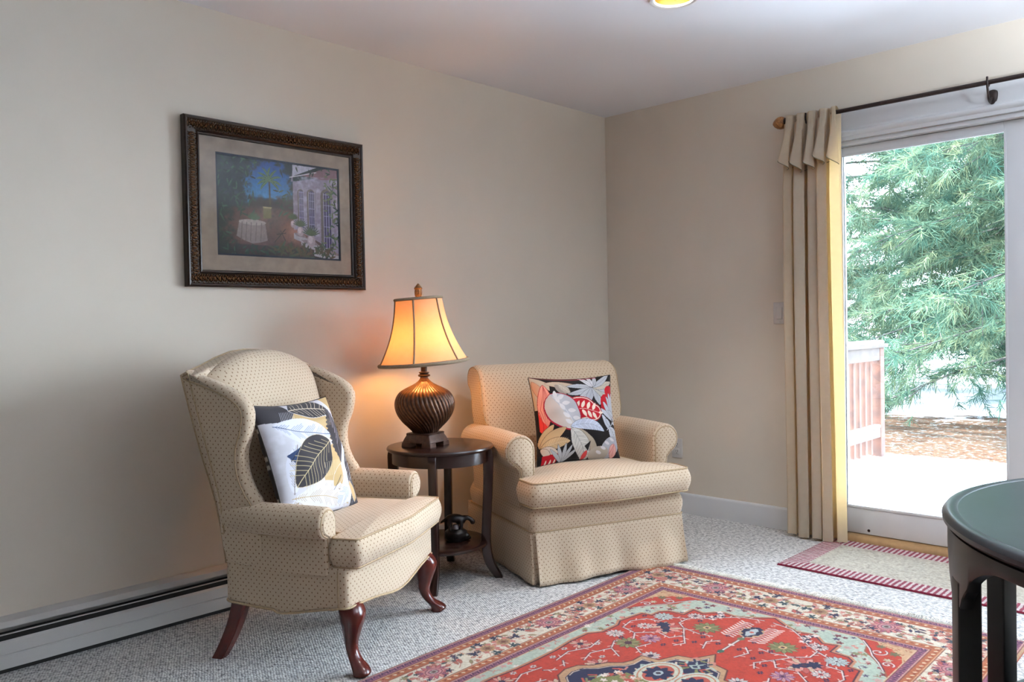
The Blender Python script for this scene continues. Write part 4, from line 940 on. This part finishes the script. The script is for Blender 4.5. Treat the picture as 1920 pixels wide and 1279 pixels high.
hem = [(p[0]-.001, p[1], p[2]) for p in rings[-1]]; MB().tube(hem, .0022, 5).build('valance_hem', simple('olive_cord', (.20,.165,.10), .8, nz=.1), cu_r)

# ================================================================== RUG
def rug_canvas():
    LX_, LY_ = 2.42, 1.53; px = .0025; hx, hy = LX_/2, LY_/2
    c = Canvas(hx, hy, px, (190, 74, 58))          # one quadrant: x from centre outwards, y from centre outwards
    RED = (188, 54, 30); CRM = (228, 218, 196); MNT = (182, 194, 176); NVY = (24, 26, 66); PUR = (150, 88, 112); ORG = (180, 100, 60); TAN = (196, 156, 120); GRN = (122, 122, 72); WHT = (236, 214, 204); DK = (70, 30, 48)
    def rect(ex, ey, col): c.poly([(-.01, -.01), (hx-ex, -.01), (hx-ex, hy-ey), (-.01, hy-ey)], col)
    rect(0, 0, TAN); rect(.010, .010, PUR); rect(.043, .043, ORG); rect(.082, .080, CRM); rect(.250, .200, ORG); rect(.290, .235, PUR); rect(.325, .265, TAN); rect(.333, .272, MNT)
    FX, FY = hx-.333, hy-.272
    r = np.random.default_rng(8)
    def guard_p(ex, ey, w):
        for x in np.arange(.008, hx-ex, .016):
            y = hy-ey-w/2; d = .007*(1 if int(x/.016) % 2 else -1); c.line([(x-.006, y-d), (x, y+d), (x+.005, y-d*.6)], .0042, (74, 36, 74)); c.ell(x+.008, y+d*.8, .003, .003, (222, 150, 156))
        for y in np.arange(.008, hy-ey, .016):
            x = hx-ex-w/2; d = .007*(1 if int(y/.016) % 2 else -1); c.line([(x-d, y-.006), (x+d, y), (x-d*.6, y+.005)], .0042, (74, 36, 74)); c.ell(x+d*.8, y+.008, .003, .003, (222, 150, 156))
    def guard_o(ex, ey, w):
        for x in np.arange(.015, hx-ex, .031):
            y = hy-ey-w/2; c.leaf(x-.005, y-.005, .9, .015, .008, (236, 214, 176)); c.ell(x+.014, y+.004, .004, .004, (140, 64, 44))
        for y in np.arange(.015, hy-ey, .031):
            x = hx-ex-w/2; c.leaf(x-.005, y-.005, .7, .015, .008, (236, 214, 176)); c.ell(x+.004, y+.014, .004, .004, (140, 64, 44))
    guard_p(.010, .010, .033); guard_p(.290, .235, .033); guard_o(.043, .043, .037); guard_o(.250, .200, .037)
    for ex, ey in ((.010, .010), (.043, .043), (.082, .080), (.250, .200), (.290, .235), (.325, .265)):
        c.line([(0, hy-ey), (hx-ex, hy-ey), (hx-ex, 0)], .0030, (110, 50, 52)); c.line([(0, hy-ey-.004), (hx-ex-.004, hy-ey-.004), (hx-ex-.004, 0)], .0028, (232, 196, 160))
    def spiky(x, y, s, col, n=7, w=.010, jit=0):
        for k in range(n): c.leaf(x, y, 2*PI*k/n+jit, .022*s, w*s, col)
    def rosette(x, y, s):
        for a in range(0, 360, 24): c.leaf(x+.026*s*math.cos(math.radians(a)), y+.022*s*math.sin(math.radians(a)), math.radians(a+18), .032*s, .012*s, ((196, 104, 110), (150, 84, 112), (214, 140, 132))[a//24 % 3], edge=(116, 46, 60), ew=.0010)
        c.ell(x, y, .036*s, .030*s, (200, 130, 128)); c.ell(x, y, .031*s, .026*s, (110, 44, 64)); c.ell(x, y, .028*s, .023*s, (206, 140, 140)); c.ell(x, y, .020*s, .016*s, (140, 70, 96)); c.ell(x, y, .015*s, .012*s, (170, 160, 150)); c.ell(x, y, .008*s, .007*s, (90, 60, 60))
        spiky(x-.040*s, y-.030*s, .8*s, NVY, 5); spiky(x+.052*s, y+.028*s, .5*s, (40, 60, 66), 5); spiky(x+.05*s, y-.034*s, .5*s, NVY, 5)
        for a in (60, 120, 240, 300, 0, 180): ca, sa = math.cos(math.radians(a)), math.sin(math.radians(a)); c.line([(x+.04*s*ca, y+.036*s*sa), (x+.062*s*ca+.01, y+.052*s*sa), (x+.070*s*ca, y+.044*s*sa-.01)], .0030, (176, 84, 70))
    def star(x, y, s):
        c.ell(x, y, .034*s, .026*s, (206, 150, 130)); spiky(x, y, 1.5*s, (190, 150, 104), 8, .012); spiky(x, y, 1.1*s, (150, 112, 84), 8, .010, .3); c.ell(x, y, .009*s, .008*s, (120, 70, 50))
        for a in (90, 0, 180, 270): 
            ca, sa = math.cos(math.radians(a)), math.sin(math.radians(a)); X_, Y_ = x+ca*.060*s, y+sa*.046*s; col = NVY if a in (90, 0) else (36, 62, 72)
            for b in (-70, -30, 10, 60, 180, 130): c.leaf(X_, Y_, math.radians(a+b), .022*s, .0085*s, col)
        for a in (45, 135, 225, 315): c.ell(x+.036*s*math.cos(math.radians(a)), y+.032*s*math.sin(math.radians(a)), .010*s, .008*s, (206, 124, 116))
    cols = [(196, 84, 72), (210, 130, 118), (60, 84, 84), (150, 140, 100), (40, 42, 76), (186, 110, 90), (206, 150, 130)]
    def filler(x, y):
        k = r.integers(0, 7); a = r.random()*6.28
        if r.random() < .5: spiky(x, y, .45+.3*r.random(), cols[k], 5, .012, a)
        else: c.leaf(x, y, a, .022+.012*r.random(), .011, cols[k], edge=(150, 80, 70), ew=.0008)
        c.line([(x, y), (x-math.cos(a)*.020, y-math.sin(a)*.014), (x-math.cos(a)*.026+.010, y-math.sin(a)*.026)], .0022, (186, 110, 96))
    for _ in range(240): filler(r.random()*(hx-.09), hy-.090-r.random()*.100)
    for _ in range(210): filler(hx-.092-r.random()*.145, r.random()*(hy-.09))
    yb = hy-.140; xb = hx-.166
    for i in range(0, 5):
        x = .04+.25*i
        if x < hx-.24: (rosette if i % 2 == 1 else star)(x, yb, 1.0)
    rosette(.79, yb, 1.0); star(xb, yb, 1.15); rosette(xb, .345, 1.15); star(xb, .10, 1.15)
    # pale green field
    fc = [(150, 60, 60), (132, 132, 92), (84, 70, 100), (232, 222, 206), (214, 130, 116), (206, 160, 150), (120, 50, 60)]
    for _ in range(430):
        x, y = r.random()*FX, r.random()*FY; a = r.random()*6.3
        if r.random() < .55: spiky(x, y, .4+.35*r.random(), fc[r.integers(0, 7)], 5, .012, a)
        else: c.line([(x, y), (x+.02*math.cos(a), y+.02*math.sin(a)), (x+.03*math.cos(a+.6), y+.03*math.sin(a+.6))], .003, fc[r.integers(0, 7)])
    sp_ = [(.600, FY), (.64, .475), (.675, .448), (.725, .408), (.765, .368), (.840, .350), (FX, .305)]
    c.poly(sp_+[(FX, FY)], RED); c.line(sp_, .005, (150, 90, 60))
    c.poly([(.745, FY), (.79, .478), (.84, .43), (.855, .385), (FX, .37), (FX, FY)], (212, 170, 128))
    for _ in range(40): x, y = .75+.13*r.random(), .38+.11*r.random(); (x-.745)/.13+(y-.37)/.12 > 1.1 and c.leaf(x, y, r.random()*6, .02, .006, (188, 128, 92))
    def scroll(x, y, s, a0, d=1):
        q = [(x+s*(1-t/9)*math.cos(a0+d*t), y+s*(1-t/9)*math.sin(a0+d*t)) for t in np.linspace(0, 8, 34)]; c.line(q, .0085, (96, 30, 50)); c.line(q, .0048, WHT)
    def vine(pts, tw=1):
        c.line(pts, .0092, (60, 24, 48)); c.line([(x-.001, y-.001) for x, y in pts], .0050, WHT)
        if tw:
            for p, q in zip(pts[:-1], pts[1:]):
                for t, s_ in ((.35, 1), (.7, -1)):
                    mx, my = p[0]+(q[0]-p[0])*t, p[1]+(q[1]-p[1])*t; d = np.array([q[0]-p[0], q[1]-p[1]]); d = d/np.linalg.norm(d)*.014; c.line([(mx, my), (mx-s_*d[1]+d[0]*.7, my+s_*d[0]+d[1]*.7)], .0040, WHT)
    scroll(.785, .405, .030, .5); scroll(.700, .462, .022, 2.0, -1); vine([(.64, .47), (.70, .435), (.745, .40), (.80, .372), (.86, .33)], 0)
    spiky(.80, .452, 1.0, (112, 104, 70), 7); spiky(.735, .452, .7, (196, 190, 160), 6); spiky(.84, .395, .8, (112, 104, 70), 7)
    # red medallion field, stepped outline
    out = [(-.01, .43), (.10, .432), (.20, .445), (.295, .444), (.34, .412), (.435, .410), (.475, .430), (.54, .420), (.595, .412), (.602, .372), (.655, .368), (.680, .345), (.686, .282), (.755, .280), (.742, .232), (.800, .182), (.786, .115), (.830, .05), (.876, -.01), (-.01, -.01)]
    c.line(out[:-1], .024, (196, 130, 96)); c.poly(out, RED); c.line(out[:-1], .0055, DK)
    n_ = noise2(c.H, c.W, 40, 2); red_m = (np.abs(c.a-np.array(RED)/255.).sum(-1) < .02); c.a[red_m] *= (0.94+.14*n_[red_m])[:, None]
    vine([(.04, .38), (.12, .395), (.20, .36), (.27, .375)]); vine([(.43, .385), (.50, .40), (.56, .37), (.565, .32), (.63, .30), (.66, .25)]); vine([(.43, .385), (.41, .32), (.36, .29), (.30, .33)])
    vine([(.41, .32), (.47, .26), (.45, .20), (.50, .17), (.565, .21), (.60, .25), (.66, .25)]); vine([(.66, .25), (.70, .20), (.73, .22)]); vine([(.50, .17), (.44, .13), (.40, .15)]); vine([(.565, .21), (.55, .14), (.56, .09)], 1)
    vine([(.30, .33), (.24, .30), (.20, .24)]); vine([(.24, .30), (.16, .33), (.10, .31)]); vine([(.755, .15), (.80, .10), (.82, .02)]); vine([(.70, .20), (.755, .15)]); vine([(.44, .06), (.50, .08), (.54, .05)]); vine([(.36, .22), (.30, .24), (.27, .20)]); vine([(.05, .36), (.02, .33)])
    def bloom(x, y, s, inner, petals, edge):
        for a in range(0, 360, 30): c.leaf(x+.010*s*math.cos(math.radians(a)), y+.010*s*math.sin(math.radians(a)), math.radians(a), .034*s, .015*s, petals[a//30 % len(petals)], edge=edge, ew=.0011)
        c.ell(x, y, .013*s, .012*s, inner); c.ell(x, y, .006*s, .006*s, DK)
    P1 = [(222, 150, 136), (206, 176, 150), (190, 90, 80)]; P2 = [(118, 122, 72), (140, 138, 88)]; P3 = [(232, 200, 190), (196, 196, 190)]; ek = (100, 30, 44)
    bloom(.523, .262, 1.45, NVY, P1, ek); spiky(.545, .285, 1.4, NVY, 7, .012); spiky(.500, .245, .9, NVY, 6, .014)
    bloom(.62, .145, 1.2, (206, 170, 120), P2, (80, 50, 40)); bloom(.316, .283, 1.1, DK, P2, ek); bloom(.20, .405, .9, NVY, P1, ek); bloom(.40, .245, .9, (120, 70, 110), [(170, 120, 150), (206, 150, 150)], ek)
    bloom(.10, .25, 1.1, NVY, P1, ek); bloom(.36, .37, .8, (200, 190, 180), P3, ek); bloom(.62, .33, .9, (190, 196, 190), [(182, 196, 190)], ek); bloom(.49, .33, .7, (200, 80, 70), P3, ek); bloom(.70, .24, .7, DK, P3, ek); bloom(.27, .16, .8, NVY, P3, ek)
    for k in range(9): spiky(.715+.010*k, .175+.012*math.sin(k), .75, NVY if k % 2 else WHT, 5, .012, k)
    for x, y in ((.05, .405), (.13, .42), (.46, .36), (.58, .39), (.44, .165), (.38, .18), (.34, .33), (.56, .13), (.53, .11), (.665, .20), (.16, .28), (.02, .28), (.51, .04), (.75, .06), (.79, .03), (.24, .36), (.47, .11), (.60, .05)):
        spiky(x, y, .6, [(232, 200, 190), (140, 138, 88), (222, 150, 136), NVY, (190, 196, 190)][int(x*997) % 5], 6, .012); c.ell(x, y, .004, .004, (150, 50, 50))
    # comb-like pendant on the long axis
    for k in range(10):
        x = .600+.017*k
        for sg in (1,): c.line([(x, .030), (x+.010, .050), (x+.004, .066), (x+.014, .082)], .0080, WHT); c.line([(x+.006, .036), (x+.014, .060)], .0022, (120, 30, 60))
    c.ell(.68, 0, .058, .040, TAN)
    c.poly([(.625, 0), (.640, .022), (.655, .018), (.665, .034), (.700, .036), (.712, .020), (.728, .024), (.742, 0), (.742, -.01), (.62, -.01)], NVY); c.poly([(.640, -.01), (.640, .006), (.655, .010), (.672, .020), (.690, .012), (.705, .016), (.722, .004), (.722, -.01)], (184, 190, 190)); c.ell(.682, 0, .008, .008, (200, 90, 70))
    c.line([(.44, 0), (.62, 0)], .012, (50, 70, 70)); c.line([(.44, 0), (.62, 0)], .0065, WHT); c.ell(.60, 0, .014, .013, (104, 116, 82)); c.ell(.455, 0, .013, .012, (60, 100, 80)); c.ell(.53, 0, .008, .012, WHT)
    # central medallion: tan rim, navy body, cream and green heart
    M1 = [(-.01, .315), (.05, .300), (.085, .262), (.13, .238), (.165, .198), (.20, .184), (.252, .184), (.258, .120), (.33, .092), (.345, .038), (.420, .0), (.42, -.01), (-.01, -.01)]
    med = lambda s: [(x*s, y*s) for x, y in M1]
    c.poly([(x*1.0+.0, y) for x, y in M1], (194, 152, 112)); c.line(M1[:-2], .005, (90, 44, 40)); c.poly(med(.91), NVY); c.line(med(.89)[:-2], .0045, (222, 196, 170)); 
    for _ in range(170):
        x, y = r.random()*.37, r.random()*.26
        if x/.40+y/.27 > .98: continue
        a = r.random()*6; q = [(x, y), (x+.020*math.cos(a), y+.020*math.sin(a)), (x+.030*math.cos(a+.9), y+.030*math.sin(a+.9))]; c.line(q, .008, [(196, 80, 62), (222, 196, 170), (132, 130, 76), (206, 130, 116), (176, 190, 176), NVY, NVY][r.integers(0, 7)])
    c.ell(.17, .065, .096, .070, (200, 206, 190)); c.ell(.17, .065, .086, .061, (196, 128, 96)); c.ell(.17, .065, .080, .056, (206, 204, 180)); c.ell(.17, .065, .066, .044, (190, 84, 66)); spiky(.17, .065, 2.4, NVY, 9, .012); c.ell(.17, .065, .020, .015, (180, 190, 190)); c.ell(.17, .065, .009, .008, (60, 44, 60))
    c.poly([(-.01, .20), (.04, .19), (.07, .15), (.11, .145), (.09, .0), (.09, -.01), (-.01, -.01)], (128, 128, 74))
    for _ in range(46): x, y = r.random()*.10, r.random()*.19; spiky(x, y, .6, [(232, 214, 200), (190, 80, 66), (206, 150, 120)][r.integers(0, 3)], 5, .012)
    q = c.a; full = np.concatenate([q[:, ::-1], q[:, 1:]], 1); full = np.concatenate([full[::-1], full[1:]], 0)
    nz = noise2(full.shape[0], full.shape[1], 3, 44, 2)[..., None]; nb = noise2(full.shape[0], full.shape[1], 120, 45, 2)[..., None]
    return np.clip(full*(.90+.20*nz)*(.97+.05*nb), 0, 1)*.81
ra = rug_canvas(); RX0, RX1, RY0, RY1 = -3.385, -.965, -2.535, -1.005
rug = empty('oriental_rug', ((RX0+RX1)/2, (RY0+RY1)/2, 0), 1.1); tag(rug, 'red and cream oriental wool rug with a navy medallion on the carpet', 'rug')
def rugP(U, V):
    x = (U-.5)*(RX1-RX0); y = (V-.5)*(RY1-RY0); e = np.minimum(np.minimum(U, 1-U)*(RX1-RX0), np.minimum(V, 1-V)*(RY1-RY0))
    return x, y, np.where(e < .001, .001, .010*np.clip(e/.006, 0, 1)**.5+.001+.0012*np.sin(x*5+y*3))
grid_obj('pile', ra.shape[1], ra.shape[0], rugP, lin(ra), M_rug, rug)
m_ = MB(); rnd = random.Random(5)
for sg in (-1, 1):
    y = -.76
    while y < .76:
        y += rnd.uniform(.0022, .0042); l = rnd.uniform(.035, .075); dy = rnd.uniform(-.02, .02)+.010*math.sin(y*26); x0 = sg*1.208
        z1 = rnd.uniform(.003, .012)
        m_.tube([(x0, y, .006), (x0+sg*l*.35, y+dy*.3, .006+z1), (x0+sg*l*.75, y+dy*.8, .004+z1*.5), (x0+sg*l, y+dy*1.4, .003)], [.0014, .0013, .0012, .0006], 3)
fr = m_.build('fringe', simple('cotton_fringe', (.85, .80, .72), .9, nz=.22, nscale=18), rug, ang=180); tag(fr, 'cream cotton fringe', kind='stuff')

# ================================================================== DOOR MAT
MX0, MX1, MY0, MY1 = -.635, -.035, -2.56, -1.432
mx = MX1-MX0; my = MY1-MY0
c = Canvas(mx, my, .0025, (206, 196, 178)); nz = noise2(c.H, c.W, 6, 8); c.put(np.clip((nz-.58)*5, 0, 1), (150, 138, 120), .5); BWd = .105
rz = noise2(c.H, c.W, 8, 9)
stx = (np.sin(c.X*2*PI/.0235+(rz-.5)*1.2) > -.05); sty = (np.sin(c.Y*2*PI/.0235+(rz-.5)*1.2) > -.05)
endb = (c.Y < BWd) | (c.Y > my-BWd); sideb = ((c.X < BWd) | (c.X > mx-BWd))
dl = np.minimum(c.X, mx-c.X); de = np.minimum(c.Y, my-c.Y)
A = endb & (de <= dl); B = sideb & ~A
c.a[A | B] = np.array((222, 204, 200))/255.; c.a[A & stx] = np.array((150, 44, 70))/255.; c.a[B & sty] = np.array((150, 44, 70))/255.
ed = (dl < .006) | (de < .006); c.a[ed] = np.array((132, 34, 60))/255.
c.a = np.clip(c.a*(.85+.3*noise2(c.H, c.W, 3, 31, 2)[..., None]), 0, 1)
dm = empty('door_mat', ((MX0+MX1)/2, (MY0+MY1)/2, 0)); tag(dm, 'cream flat-woven mat with red striped border in front of the glass door', 'door mat')
grid_obj('weave', c.W, c.H, lambda U, V: ((U-.5)*mx, (V-.5)*my, .001+.007*np.clip(np.minimum(np.minimum(U, 1-U)*mx, np.minimum(V, 1-V)*my)/.004, 0, 1)), lin(c.a)*.62, M_matfab, dm)

# ================================================================== ROUND BLACK TABLE
rt = empty('round_table', (-2.239, -3.219, 0)); tag(rt, 'round black lacquered table with scalloped apron and lower shelf at the right edge', 'table')
M_top = simple('black_satin_top', (.018, .026, .034), .30, spec=.6, nz=.15, nscale=30)
MB().lathe([(0, .722), (.555, .722), (.572, .726), (.581, .734), (.582, .742), (.577, .749), (.568, .752), (.556, .7515), (.553, .7495), (.550, .750), (0, .750)], 160).build('table_top', M_top, rt)
# apron: a drum whose lower edge drops to each leg
ang8 = [math.radians(73+45*k) for k in range(8)]
def drop(a):
    d = min(abs((a-b+PI) % (2*PI)-PI) for b in ang8); d = math.degrees(d)
    if d < 3.4: return .592
    t = (d-3.4)/(22.5-3.4); return .612+.085*math.sin(PI/2*min(1, t*1.25))**.8-(.010 if d < 7 else 0)
def ring_(r, zf, n=384): return [(r*math.cos(2*PI*k/n), r*math.sin(2*PI*k/n), zf(2*PI*k/n)) for k in range(n)]
R_o, R_i = .572, .550; ft = lambda a: .722
MB().rings([ring_(R_i, drop), ring_(R_o-.002, drop), ring_(R_o, lambda a: drop(a)+.003), ring_(R_o, lambda a: (drop(a)+.722)/2), ring_(R_o, ft), ring_(R_i, ft), ring_(R_i, drop)], False, False).build('apron', M_black, rt)
for b in ang8:
    m_ = MB(); q_ = rpoly([(.533, -.026), (.581-.008, -.026), (.581-.008, .026), (.533, .026)], .004, 3)
    m_.rings([[(x, y, z) for x, y in (inset(q_, .002) if z in (0, .640) else q_)] for z in (0, .004, .30, .636, .640)]); m_.move(Matrix.Rotation(b, 4, 'Z')); m_.build('leg', M_black, rt)
MB().lathe([(0, .285), (.515, .285), (.528, .290), (.531, .297), (.526, .304), (.515, .306), (0, .306)], 128).build('lower_shelf', M_top, rt)

# ================================================================== OUTSIDE
snow = N('snow'); b = snow.bsdf((.62, .66, .72), .8, spec=.2); tc = snow.n('TexCoord').outputs['Object']; nz = snow.noise(1.6, 5, tc); r_ = snow.ramp(nz.outputs['Fac'], [(.3, (.76, .80, .86)), (.6, (.88, .90, .93))]); snow.l(r_.outputs[0], b.inputs['Base Color']); n2 = snow.noise(9, 5, tc); snow.bump(n2.outputs['Fac'], .6, .05); M_snow = snow.m
M_raw = simple('weathered_cedar', (.050, .017, .008), .8, nz=.5, nscale=9); M_railtop = simple('snow_dusted_cedar', (.030, .020, .015), .85, nz=.3, nscale=12)
# deck slab with snow
dk_ = empty('wooden_deck', (.2, -1.0, -.18)); tag(dk_, 'snow-covered wooden deck outside the glass door', 'deck')
MB().box(-.04, 3.75, -3.2, 1.5, -.05, 0).build('deck_boards', M_raw, dk_, smooth=False)
U_, V_ = 150, 160; zz_ = noise2(V_, U_, 22, 77)*.022+.006
v = [(-.03+3.80*i/(U_-1)*(1), -3.2+4.7*j/(V_-1), float(zz_[j, i])) for j in range(V_) for i in range(U_)]
f = [(j*U_+i, j*U_+i+1, (j+1)*U_+i+1, (j+1)*U_+i) for j in range(V_-1) for i in range(U_-1)]
me = MB().add(v, f); me.build('snow_layer', M_snow, dk_, ang=180)
rlg = empty('deck_railing', (3.80, -.30, -.18)); tag(rlg, 'cedar deck railing with balusters and snow on its rails', 'railing')
MB().box(-.10, .0, -.05, .05, 0, 1.04, .006).build('post', M_raw, rlg)
MB().box(-3.4, .04, -.075, .075, 1.04, 1.075, .006).build('cap_rail', M_railtop, rlg)
MB().box(-3.4, -.02, -.062, .068, 1.073, 1.105, .014).build('snow_on_cap', M_snow, rlg)
MB().box(-3.4, -.10, -.045, -.005, .92, 1.04, .004).build('top_rail', M_railtop, rlg)
MB().box(-3.4, -.10, -.045, -.005, .20, .29, .004).build('bottom_rail', M_railtop, rlg)
MB().box(-3.4, -.10, -.050, .010, .288, .318, .012).build('snow_on_rail', M_snow, rlg)
for k in range(24):
    x = -.20-k*.135; MB().box(x-.022, x+.022, -.003, .035, .05 if k % 2 else .04, 1.0, .003).build('baluster', M_raw, rlg)
# ground: snow with a bare leaf-strewn patch
g = N('snowy_ground'); b = g.bsdf((.5,.5,.5), .9, spec=.1); tc = g.n('TexCoord').outputs['Object']; sp = g.n('SeparateXYZ'); g.l(tc, sp.inputs[0])
dx = g.math('DIVIDE', g.math('SUBTRACT', sp.outputs[0], 7.4), 3.3); dy = g.math('DIVIDE', g.math('SUBTRACT', sp.outputs[1], .6), 4.5)
dd = g.math('SQRT', g.math('ADD', g.math('MULTIPLY', dx, dx), g.math('MULTIPLY', dy, dy)))
n1 = g.noise(2.0, 10, tc, .72); dd = g.math('ADD', dd, g.math('MULTIPLY', g.math('SUBTRACT', n1.outputs['Fac'], .5), 2.3))
mk = g.ramp(dd, [(.78, (1,1,1)), (.92, (0,0,0))]); n2 = g.noise(14, 6, tc, .7)
leafc = g.ramp(n2.outputs['Fac'], [(.30, (.016, .007, .004)), (.42, (.040, .018, .009)), (.52, (.052, .030, .017)), (.57, (.026, .026, .013)), (.61, (.14, .145, .15))])
n3 = g.noise(.9, 6, tc); sc_ = g.ramp(n3.outputs['Fac'], [(.32, (.40, .44, .50)), (.58, (.72, .75, .80))])
g.l(g.mix(mk.outputs[0], sc_.outputs[0], leafc.outputs[0]), b.inputs['Base Color']); g.bump(n2.outputs['Fac'], .7, .06)
U_, V_ = 90, 90; zz_ = noise2(V_, U_, 10, 78)*.25
v = [(.3+44*(i/(U_-1))**1.6, -22+48*j/(V_-1), -.62+float(zz_[j, i])+.02*max(0, .3+44*(i/(U_-1))**1.6-9)) for j in range(V_) for i in range(U_)]
f = [(j*U_+i, j*U_+i+1, (j+1)*U_+i+1, (j+1)*U_+i) for j in range(V_-1) for i in range(U_-1)]
gr = MB().add(v, f).build('ground', g.m, ang=180); tag(gr, 'snow-dusted ground with a bare patch of leaves', kind='structure')
# pines
def needle_mat(name, a, b_, c_):
    q = N(name); at = q.n('VertexColor'); at.layer_name = 'pattern'; d = q.n('BsdfDiffuse'); t = q.n('BsdfTranslucent'); m2 = q.n('MixShader'); m2.inputs[0].default_value = .3
    r = q.ramp(at.outputs[0], [(.0, a), (.5, b_), (1.0, c_)]); q.l(r.outputs[0], d.inputs[0]); q.l(r.outputs[0], t.inputs[0]); q.l(d.outputs[0], m2.inputs[1]); q.l(t.outputs[0], m2.inputs[2]); q.l(m2.outputs[0], q.out.inputs[0]); return q.m
M_needle = needle_mat('pine_needles', (.024, .060, .045), (.058, .100, .066), (.120, .145, .080)); M_bark = simple('grey_pine_bark', (.040, .036, .034), .9, nz=.4, nscale=14)
def pine(loc, height, crown, z_low, nb, seed, label, tuft=.16, per=26, dens=1.0, group=None):
    r = np.random.default_rng(seed); root = empty('pine_tree', loc); tag(root, label, 'tree', group)
    MB().tube([(0, 0, 0), (.05, .02, height*.4), (0, .05, height*.75), (0, 0, height)], [crown*.05, crown*.04, crown*.025, .02], 12).build('trunk', M_bark, root)
    br = MB(); tips = []
    for i in range(nb):
        f_ = (i+.5)/nb; z0 = z_low+.9+(height-z_low-1.2)*f_; L_ = crown*(1-f_*.62)*(.75+.35*r.random()); a = i*2.39996+r.random()*.4
        p = np.array([0, 0, z0]); d = np.array([math.cos(a), math.sin(a), .10+.10*r.random()]); pts = [p.copy()]; n = 9
        for k in range(n):
            d = d+np.array([r.normal(0, .06), r.normal(0, .06), -.055-.02*r.random()+.05*(k > 6)]); d /= np.linalg.norm(d); p = p+d*L_/n; pts.append(p.copy())
            if k > 1:
                for sd in range(int(4*dens)):
                    b = d+np.array([r.normal(0, .75), r.normal(0, .75), r.normal(-.12, .35)]); b /= np.linalg.norm(b); l2 = L_*(.10+.20*r.random())*(1.15-k/n*.5)
                    q = p.copy()
                    for h in range(4):
                        q = q+b*l2/4; b = b+np.array([0, 0, -.05]); tips.append((q+r.normal(0, .04, 3), b.copy()))
                    if r.random() < .35: br.tube([tuple(p), tuple(p+b*l2*.5), tuple(q)], [.010, .007, .003], 4)
            tips.append((p.copy(), d.copy()))
        br.tube([tuple(q) for q in pts], list(np.linspace(.035, .006, len(pts))), 5)
    br.build('branches', M_bark, root)
    T = len(tips); P = np.array([t[0] for t in tips]); D = np.array([t[1] for t in tips]); D /= np.linalg.norm(D, axis=1)[:, None]
    n = per; dirs = r.normal(0, 1, (T, n, 3)); dirs /= np.linalg.norm(dirs, axis=2)[..., None]; dirs = dirs*.75+D[:, None]*.75; dirs /= np.linalg.norm(dirs, axis=2)[..., None]
    Ln = tuft*(.6+.6*r.random((T, n, 1))); st_ = P[:, None]+D[:, None]*(r.random((T, n, 1))-.5)*tuft*1.2; en = st_+dirs*Ln; en[..., 2] -= Ln[..., 0]*.18
    sdv = np.cross(dirs, r.normal(0, 1, (T, n, 3))); sdv /= np.linalg.norm(sdv, axis=2)[..., None]; wd = tuft*.028
    V = np.stack([st_-sdv*wd, st_+sdv*wd, en+sdv*wd*.3, en-sdv*wd*.3], 2).reshape(-1, 3).astype(np.float32); nq = T*n
    me = bpy.data.meshes.new('foliage'); me.vertices.add(nq*4); me.vertices.foreach_set('co', V.ravel()); me.loops.add(nq*4); me.loops.foreach_set('vertex_index', np.arange(nq*4, dtype=np.int32)); me.polygons.add(nq)
    me.polygons.foreach_set('loop_start', (np.arange(nq)*4).astype(np.int32)); me.polygons.foreach_set('loop_total', np.full(nq, 4, np.int32)); me.update(calc_edges=True)
    tc_ = np.clip(.5+.28*r.normal(0, 1, (T, 1))+.12*r.normal(0, 1, (T, n)), 0, 1); cc = np.repeat(tc_.reshape(-1), 4); cl = np.ones((nq*4, 4), np.float32); cl[:, :3] = cc[:, None]
    at = me.color_attributes.new('pattern', 'FLOAT_COLOR', 'POINT'); at.data.foreach_set('color', cl.ravel()); me.materials.append(M_needle)
    o = bpy.data.objects.new('foliage', me); COL.objects.link(o); o.parent = root; return root
pine((12.6, -1.6, -.3), 10, 5.6, -.2, 120, 1, 'large soft-needled pine whose drooping branches fill the glass door', .21, 24, 1.7)
pine((15.0, 5.2, -.4), 12, 5.2, 0.0, 80, 2, 'pale pine behind the deck railing, left of the large pine', .24, 22, 1.3)
pine((21.5, 2.6, -.4), 14, 5.4, 0.4, 70, 3, 'far pine rising directly behind the large one', .32, 18, 1.2)
